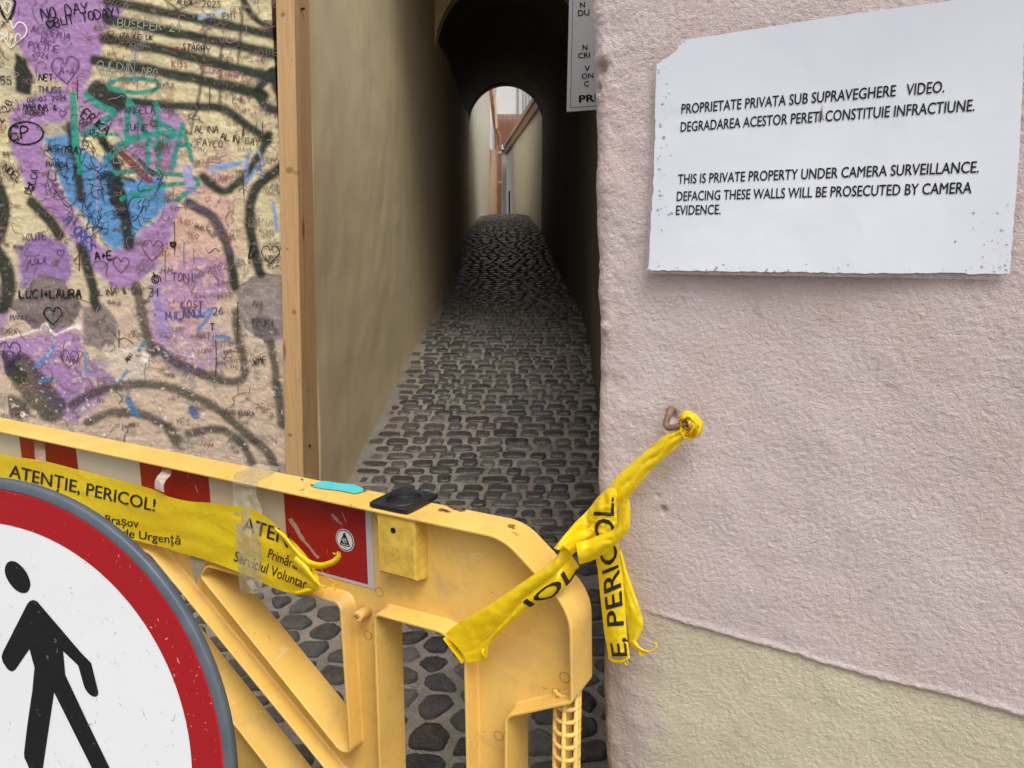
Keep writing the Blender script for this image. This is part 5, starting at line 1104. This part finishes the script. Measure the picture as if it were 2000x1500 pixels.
# ------------------------------------------------------------ knotted caution tape from the barrier to the hook
def dep(x, y, o=0.0):
    w = float(smooth(1085, 1150, x)); a = onB(x, y, -0.010 - o); b = onW(x, y, 0.032 + o); return a * (1 - w) + b * w
kt = thing('caution_tape', dep(1140, 1060), 'yellow caution tape knotted at the barrier corner and tied up to the rusty wall hook', 'caution tape')
def fk(o, bu, wr=.0022, sc_=11.0, pl=.0022): return lambda x, y, s, t: dep(x, y, o + bu * (1 - abs(2 * t - 1) ** 1.5) + 0.45 * wr * (1 - 2.2 * abs(float(pn(x / sc_, y / sc_, o * 90)))) + pl * abs(math.sin(t * 6.6 + 2.2 * float(pn(s * 4, o * 50)))))
ZA = lambda L: Z1(L, 680, 920, 3.571); ZB_ = lambda L: Z1(L, 1020, 760, 2.678)
A1, A2 = ZA([(676, 1135), (740, 1080), (800, 1038), (905, 980), (1000, 925), (1100, 855), (1200, 785), (1340, 690), (1440, 610), (1500, 530), (1565, 470)]), ZA([(815, 1285), (880, 1235), (945, 1185), (1010, 1120), (1080, 1045), (1150, 965), (1220, 885), (1380, 765), (1470, 690), (1540, 620), (1600, 540)])
B1, B2 = ZA([(800, 1262), (870, 1235), (945, 1180), (1010, 1115), (1080, 1040), (1150, 960), (1225, 880), (1400, 750), (1490, 660), (1560, 590)]), ZA([(828, 1336), (900, 1325), (962, 1308), (985, 1210), (1090, 1100), (1190, 1010), (1300, 930), (1455, 862), (1550, 770), (1612, 665)])
def fa(o, bu, wr): return lambda x, y, s, t: dep(x, y, (.001 + (o - .001) * float(smooth(0, .35, s))) + bu * float(smooth(0, .4, s)) * (1 - (2 * t - 1) ** 2) + wr * float(pn(x / 14, y / 14, o * 90)))
strand('tape_strand', A1, A2, M_tape, kt, fa(.006, .007, .0014), 60, 14)
GB = tape_surface(B1, B2, 60, 12, fa(.002, .006, .0014)); obj('tape_strand', GB.reshape(-1, 3), gridfaces(60, 12), M_tape, kt, True)
mb = MB(); mb.tube([dep(*ZA([(945, 1240)])[0], .008), dep(*ZA([(935, 1265)])[0], .010), dep(*ZA([(950, 1290)])[0], .008), dep(*ZA([(970, 1318)])[0], .006)], [.0022, .003, .0022, .0008], 6); mb.build('torn_fibre', M_tape, kt, True)
# the strand also runs behind the frame, round the corner of the opening
WV = lambda L: np.array([ptB(*p) for p in L])
def ribbon3(name, C0, C1, parent, n=24, m=6):
    a, b = catmull(C0, n), catmull(C1, n); G = np.stack([a + (b - a) * (j / (m - 1)) for j in range(m)], 1); return obj(name, G.reshape(-1, 3), gridfaces(n, m), M_tape, parent, True)
ua1, ub1 = U(872, 1240), U(910, 1290)
ribbon3('tape_wrap', WV([(ua1[0], ua1[1], -.012), (ua1[0] + .0012, ua1[1] - .003, .0), (ua1[0] + .0012, ua1[1] - .003, .078), (ua1[0] - .01, ua1[1] + .01, .084)]), WV([(ub1[0], ub1[1], -.012), (ub1[0] + .0025, ub1[1] - .001, .0), (ub1[0] + .0025, ub1[1] - .001, .078), (ub1[0] - .01, ub1[1] + .01, .084)]), kt)
E1, E2 = ZB_([(440, 530), (520, 430), (640, 330), (740, 245), (790, 225), (822, 200)]), ZB_([(505, 618), (565, 555), (660, 440), (760, 345), (812, 300), (860, 248)])
strand('tape_strand', E1, E2, M_tape, kt, fk(.002, .006, .0015, 16, .0036), 60, 24)
G_1, G_2 = ZB_([(165, 832), (215, 770), (270, 705), (335, 640), (440, 525), (490, 520)]), ZB_([(215, 850), (290, 800), (350, 775), (400, 735), (470, 680), (505, 610)])
strand('tape_wrap', G_1, G_2, M_tape, kt, fk(.010, .009, .004, 8), 40, 12)
C1_, C2_ = ZB_([(452, 1405), (442, 1340), (430, 1280), (410, 1100), (395, 950), (380, 860), (362, 770), (348, 690), (352, 630), (395, 565), (440, 528)]), ZB_([(562, 1400), (556, 1340), (547, 1280), (532, 1050), (514, 900), (508, 840), (500, 770), (497, 690), (494, 640), (488, 575), (482, 525)])
fC = lambda x, y, s, t: dep(x, y, .004 + .018 * float(smooth(.45, .7, s)) + .009 * (1 - (2 * t - 1) ** 2) + (.0012 + .003 * float(smooth(.55, .75, s))) * float(pn(x / 12, y / 12)))
GC = tape_surface(C1_, C2_, 110, 18, fC); obj('hanging_end', GC.reshape(-1, 3), gridfaces(110, 18), M_tape, kt, True)
def grid_text(name, G, text, s0, s1, t0, t1, parent, bold=.014, off=.0011):
    V, Fs = glyphs(text, bold); n, m = G.shape[:2]; du = np.gradient(G, axis=0); dv_ = np.gradient(G, axis=1); N = np.cross(du, dv_); N /= np.linalg.norm(N, axis=2)[..., None]
    N[np.sum(N * (G - EYEV), 2) > 0] *= -1
    V, Fs = subdiv2d(V, Fs, .05, (3.0, .5)); out = []
    for x, y in V:
        s = np.clip((s0 + (s1 - s0) * x) * (n - 1), 0, n - 1.001); t = np.clip((t0 + (t1 - t0) * y) * (m - 1), 0, m - 1.001); i, j = int(s), int(t); a, b = s - i, t - j
        f = lambda Q: Q[i, j] * (1 - a) * (1 - b) + Q[i + 1, j] * a * (1 - b) + Q[i, j + 1] * (1 - a) * b + Q[i + 1, j + 1] * a * b
        out.append(f(G) + f(N) * off)
    mb = MB(); mb.add(out, Fs); return mb.build(name, M_ink, parent)
grid_text('lettering', GC, 'E, PERICOL.', .01, .955, .88, .2, kt)
grid_text('lettering', GB, 'IOL', .56, .97, .97, .28, kt)
D1, D2 = ZB_([(280, 806), (330, 792), (385, 770), (470, 738), (497, 700), (502, 650), (512, 610), (535, 585)]), ZB_([(298, 915), (345, 905), (398, 880), (480, 822), (553, 745), (566, 690), (566, 630), (560, 572)])
strand('tape_loop', D1, D2, M_tape, kt, fk(.036, .010, .003, 10), 44, 12)
strand('tape_loop', ZB_([(205, 810), (250, 770), (290, 745), (330, 735), (372, 705)]), ZB_([(262, 860), (285, 850), (310, 825), (345, 795), (380, 772)]), M_tape, kt, fk(.028, .008, .004, 6), 26, 10)
F1_, F2_ = ZB_([(500, 860), (512, 960), (525, 1060), (540, 1150), (556, 1260), (566, 1345)]), ZB_([(516, 830), (552, 960), (585, 1060), (618, 1160), (632, 1240), (585, 1345)])
strand('hanging_end', F1_, F2_, M_tape, kt, fk(-.006, .004, .003, 14), 40, 8)
strand('torn_end', ZB_([(556, 1315), (580, 1350), (612, 1378), (632, 1392)]), ZB_([(590, 1310), (615, 1345), (640, 1368), (645, 1385)]), M_tape, kt, fk(-.004, .003, .003, 5), 14, 6)
for L in ([(600, 1345), (640, 1368), (675, 1370), (700, 1350), (702, 1332), (688, 1325)], [(612, 1375), (625, 1398)], [(520, 1415), (535, 1432), (548, 1445)], [(545, 1410), (553, 1432)], [(500, 1420), (540, 1428)]):
    mb = MB(); mb.tube([dep(x, y, .002) for x, y in catmull(ZB_(L), 14)], [.0019 * (1 - .5 * i / 13) for i in range(14)], 6); mb.build('torn_fibre', M_tape, kt, True)
mb = MB(); mb.tube([dep(*p, .004) for p in ZB_([(452, 1404), (480, 1422), (520, 1424), (562, 1400)])], [.0015, .003, .003, .0015], 8); mb.build('rolled_edge', M_tape, kt, True)
# knot on the hook: flattened, creased turns of tape round the metal
kc = onW(*ZB_([(872, 186)])[0], .034)
for o1, o2, kr, ph in ((.001, .001, .0035, 1.0), (0, .002, .0062, 5.0), (0, 0, .0098, 0.0), (-.002, .005, .0090, 2.1), (.003, -.005, .0100, 4.0)):
    G = []
    for t in np.linspace(0, 2 * math.pi, 44):
        ax_ = WR * math.cos(t) + UP * math.sin(t) * 1.2; row = []
        for w in np.linspace(-1, 1, 9):
            cr = .0024 * abs(math.sin(w * 4 + 3 * float(pn(t * 1.3, ph)))) + .002 * float(pn(t * 2.5, w * 1.7, ph))
            row.append(kc + WR * o1 + UP * o2 * .5 + ax_ * (kr + cr + .0026 * (1 - w * w)) - WIN * (w * .0062 + .004 * math.sin(t + ph)))
        G.append(row)
    obj('knot_turn', np.array(G).reshape(-1, 3), gridfaces(44, 9), M_tape, kt, True)
